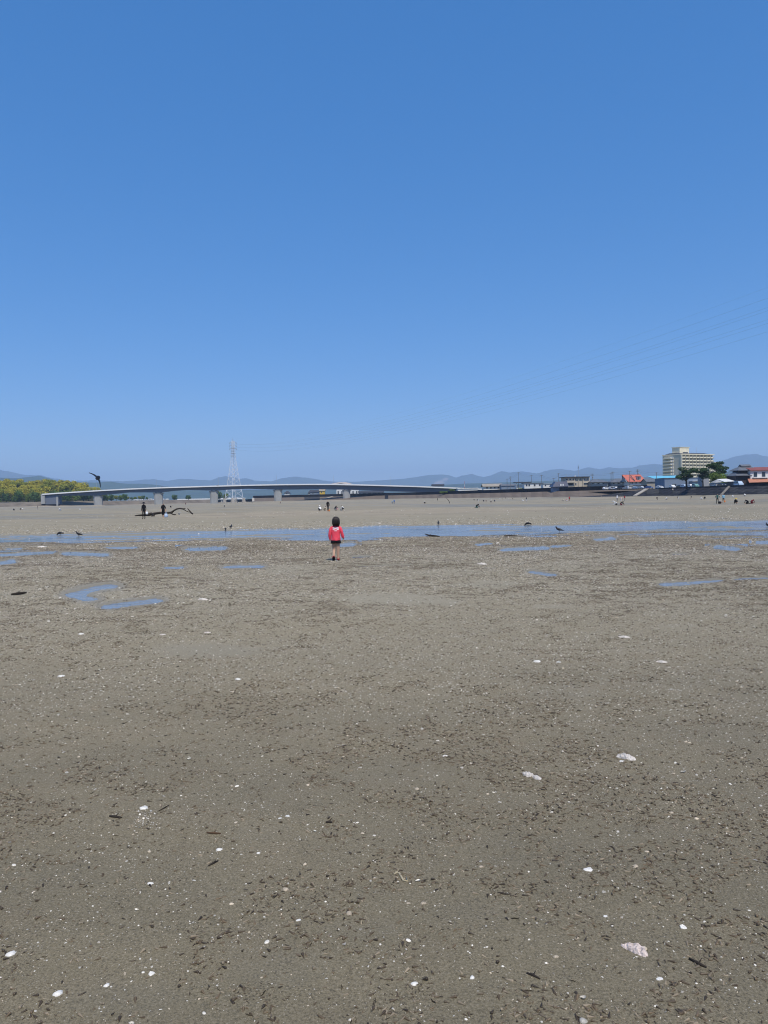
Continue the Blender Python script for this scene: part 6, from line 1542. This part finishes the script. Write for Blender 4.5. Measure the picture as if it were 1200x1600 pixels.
# the small heap of fragments under the broken clam at the lower left
hp = []
for i in range(110):
    g = on_ground(R.gauss(224, 12), R.gauss(1282, 9)); hp.append(g)
put((np.array([g.x for g in hp]), np.array([g.y for g in hp]), np.array([g.z for g in hp]) + .002), FRAG, .006, .018, .4)
PX = np.concatenate(PX); PYY_ = np.concatenate(PYY_); PZ = np.concatenate(PZ); PI_ = np.concatenate(PI_); PS = np.concatenate(PS); PR = np.concatenate(PR)
ppx, ppy = project(PX, PYY_, PZ)
seen = (ppx > 0) & (ppx < 1200) & (ppy < 1600)
app = np.where(seen, PS / np.hypot(PYY_, CAMH), 0)
indiv = np.zeros(len(PX), bool)
def pick(kinds, count):
    a = np.where(np.isin(PI_, kinds), app, 0); k = np.argsort(-a)[:count]; k = k[a[k] > 0]; indiv[k] = True; return k
def single(k, name, label, cat, group):
    o = link(name, PN[PI_[k]].data, None, (PX[k], PYY_[k], PZ[k])); o.rotation_euler = PR[k]; o.scale = (PS[k],) * 3
    tag(o, label, cat, group)
for k in pick(SNAIL, 290): single(k, 'horn_snail', 'thumbnail sized dark olive horn snail shell lying among others on the near mud', 'snail shell', 'horn snail shells on the near mud')
for k in pick(VALVE, 200): single(k, 'clam_shell', 'little whitish loose clam valve scattered on the mud', 'shell', 'small clam valves on the mud')
for k in pick(FRAG, 120): single(k, 'shell_fragment', 'tiny broken whitish shell chip scattered on the mud', 'shell chip', 'broken shell chips on the mud')
rest = ~indiv
def instancer(name, sel, label):
    me = bpy.data.meshes.new(name); n = int(sel.sum()); me.vertices.add(n)
    me.vertices.foreach_set('co', np.stack([PX[sel], PYY_[sel], PZ[sel]], 1).astype(np.float32).ravel())
    a = me.attributes.new('rot', 'FLOAT_VECTOR', 'POINT'); a.data.foreach_set('vector', PR[sel].astype(np.float32).ravel())
    a = me.attributes.new('scl', 'FLOAT', 'POINT'); a.data.foreach_set('value', PS[sel].astype(np.float32))
    a = me.attributes.new('idx', 'INT', 'POINT'); a.data.foreach_set('value', PI_[sel].astype(np.int32))
    o = link(name, me); ng = bpy.data.node_groups.get('litter_nodes')
    if ng is None:
        ng = bpy.data.node_groups.new('litter_nodes', 'GeometryNodeTree')
        ng.interface.new_socket('Geometry', in_out='INPUT', socket_type='NodeSocketGeometry'); ng.interface.new_socket('Geometry', in_out='OUTPUT', socket_type='NodeSocketGeometry')
        gi = ng.nodes.new('NodeGroupInput'); go = ng.nodes.new('NodeGroupOutput'); iop = ng.nodes.new('GeometryNodeInstanceOnPoints'); ci = ng.nodes.new('GeometryNodeCollectionInfo')
        ci.inputs['Collection'].default_value = proto; ci.inputs['Separate Children'].default_value = True; ci.inputs['Reset Children'].default_value = True
        def na(nm, t): q = ng.nodes.new('GeometryNodeInputNamedAttribute'); q.data_type = t; q.inputs[0].default_value = nm; return q.outputs[0]
        iop.inputs['Pick Instance'].default_value = True
        ng.links.new(gi.outputs[0], iop.inputs['Points']); ng.links.new(ci.outputs[0], iop.inputs['Instance']); ng.links.new(na('idx', 'INT'), iop.inputs['Instance Index']); ng.links.new(na('rot', 'FLOAT_VECTOR'), iop.inputs['Rotation']); ng.links.new(na('scl', 'FLOAT'), iop.inputs['Scale']); ng.links.new(iop.outputs[0], go.inputs[0])
    md = o.modifiers.new('litter', 'NODES'); md.node_group = ng
    return tag(o, label, kind='stuff')
instancer('snail_litter', rest & np.isin(PI_, SNAIL + WEED), 'countless small dark snail shells and brown litter on the mud')
instancer('shell_grit', rest & ~np.isin(PI_, SNAIL + WEED), 'countless white and cream shell chips on the mud')

# the shells one can single out
def special(px, py, size, me, rz, name, label, cat='shell', tilt=(0, 0), zs=1.0):
    g = on_ground(px, py); o = link(name, me, None, g - Vector((0, 0, size * .05))); o.rotation_euler = (tilt[0], tilt[1], rz); o.scale = (size, size, size * zs); return tag(o, label, cat)
sm_bw = mat('bright_white_shell', (.70, .67, .60), .45, .4, noise=(7, .25))
v_big = valve(31, sm_bw, .86, .22, .13); v_b2 = valve(32, sm_bw, .72, .26, .10); v_c = valve(33, sm_c, .62, .28, .03); f_big = frag(34, sm_bw); f_b2 = frag(37, sm_bw); oy1 = oyster(3); oy2 = oyster(5, .8, .6); oy3 = oyster(9, .9, .5); oyp = oyster(14, 1.0, .46, mat('pink_oyster_shell', (.72, .60, .53), .6, .3, noise=(6, .4), bump=(14, .6)))
special(993, 1487, .098, oyp, -.85, 'oyster_shell', 'large pinkish white oyster shell in the lower right', 'oyster shell', (.1, .05), 1.3)
special(1006, 1484, .026, valve(41, sm_c, .9, .4), .3, 'clam_shell', 'small cream clam shell touching the large pinkish oyster shell')
special(978, 1185, .118, oy3, -.25, 'oyster_shell', 'whitish oyster shell cluster right of the paired oyster shells', 'oyster shell', (.1, 0), 1.4)
special(973, 1190, .042, f_big, .5, 'shell_fragment', 'chunky white chip leaning on the whitish oyster cluster', 'shell chip')
special(825, 1211, .080, oy2, -.5, 'oyster_shell', 'left shell of the pair of rough grey white oysters', 'oyster shell', (.1, .1), 1.5); special(838, 1216, .070, oy1, -.7, 'oyster_shell', 'right shell of the pair of rough grey white oysters', 'oyster shell', (-.1, 0), 1.4)
special(920, 1359, .042, v_big, .6, 'clam_shell', 'brightest round white clam shell right of centre', 'shell', (.08, 0), .7)
special(343, 1328, .030, v_b2, .2, 'clam_shell', 'plain white clam shell below the reddish brown twig'); special(450, 1276, .032, f_big, -.3, 'shell_fragment', 'flat white shell piece left of centre in the lower half', 'shell chip'); special(437, 1279, .020, f_b2, .5, 'shell_fragment', 'smaller chip left of the flat white shell piece', 'shell chip')
special(226, 1263, .045, v_big, .9, 'clam_shell', 'broken white clam shell at the top of the fragment heap', 'shell', (.2, .1)); special(648, 1538, .026, v_b2, .4, 'clam_shell', 'oval white clam shell at the bottom centre')
special(18, 1491, .038, v_b2, .9, 'clam_shell', 'white clam shell at the lower left edge', 'shell', (.2, 0)); special(92, 1553, .036, v_b2, 1.1, 'clam_shell', 'long white clam shell at the bottom left', 'shell', (.1, .2)); special(238, 1522, .028, f_big, 1.0, 'shell_fragment', 'upright white chip near the bottom left', 'shell chip', (.6, 0)); special(167, 1540, .022, v_b2, 1.0, 'clam_shell', 'small egg shaped white shell near the bottom left')
special(662, 1412, .026, v_c, .1, 'clam_shell', 'smooth cream oval shell near the bottom centre'); special(638, 1411.5, .018, v_c, .3, 'clam_shell', 'smaller cream oval shell left of the smooth cream one')
special(317, 937, .19, oy3, -.15, 'oyster_shell', 'long white oyster shell right of the lower puddle', 'oyster shell'); special(324, 989, .11, oy2, .1, 'oyster_shell', 'whitish oyster shell above the smooth film patch', 'oyster shell'); special(975, 996, .12, oy1, .0, 'oyster_shell', 'flat cream oyster shell right of centre on the middle flat', 'oyster shell'); special(1034, 1035, .11, oy3, -.1, 'oyster_shell', 'cream oyster shell on the right middle flat', 'oyster shell'); special(840, 1034, .07, v_big, .3, 'clam_shell', 'white clam shell left of the right hand cream oysters'); special(874, 1035, .06, f_big, .3, 'shell_fragment', 'white chip between the clam and the cream oyster on the right', 'shell chip')
special(96, 1057, .065, v_big, .3, 'clam_shell', 'round white clam shell on the left middle flat'); special(372, 1062, .05, v_b2, .3, 'clam_shell', 'white clam shell below the smooth film patch'); special(65, 855, .34, oy1, .2, 'oyster_shell', 'white oyster lump beside the left pools', 'oyster shell'); special(254, 992, .09, oy2, .0, 'oyster_shell', 'flat pale oyster shell left of the film patch', 'oyster shell'); special(127, 991, .07, v_big, .0, 'clam_shell', 'white clam shell on the left flat below the hooked puddle')
special(753, 882, .30, oy3, -.4, 'oyster_shell', 'white oyster lump right of the child', 'oyster shell'); special(696, 1182, .034, v_b2, .3, 'clam_shell', 'round white shell near the picture centre'); special(404, 1333, .018, v_b2, .3, 'clam_shell', 'small white shell right of the plain white clam'); special(235, 1381, .026, v_b2, .2, 'clam_shell', 'white shell with a pointed end at the lower left'); special(466, 1438, .020, f_b2, .2, 'shell_fragment', 'white chip at the lower left of centre', 'shell chip'); special(362, 1413, .020, v_c, .2, 'clam_shell', 'round cream shell at the lower left'); special(752, 1355, .022, v_c, .2, 'clam_shell', 'round cream shell left of the brightest white clam')
special(947, 1432, .022, f_big, .8, 'shell_fragment', 'white chip above the large pinkish oyster shell', 'shell chip'); special(869, 1495, .020, v_c, .2, 'clam_shell', 'cream clam shell left of the large pinkish oyster'); special(738, 1528, .020, v_b2, 1.2, 'clam_shell', 'little white shell at the bottom right of centre'); special(1030, 1530, .024, f_b2, .1, 'shell_fragment', 'pale flat chip below the large pinkish oyster', 'shell chip'); special(1069, 1450, .034, f_big, .1, 'shell_fragment', 'jagged white chip at the lower right', 'shell chip', (.4, .2))

# ================================================================== HAZE
hz = MB().box(-21500, 21500, -21500, 21500, -4.5, 760).build('haze', None)
hz.data.materials.clear()
hm = bpy.data.materials.new('haze_air'); hm.use_nodes = True; hm.node_tree.nodes.clear()
ho_ = hm.node_tree.nodes.new('ShaderNodeOutputMaterial'); pv = hm.node_tree.nodes.new('ShaderNodeVolumePrincipled')
pv.inputs['Color'].default_value = (*HAZE_C, 1); pv.inputs['Density'].default_value = HAZE_D; pv.inputs['Anisotropy'].default_value = 0.0
hm.node_tree.links.new(pv.outputs[0], ho_.inputs['Volume']); hz.data.materials.append(hm)
tag(hz, 'thin blue haze over the whole place', kind='stuff')
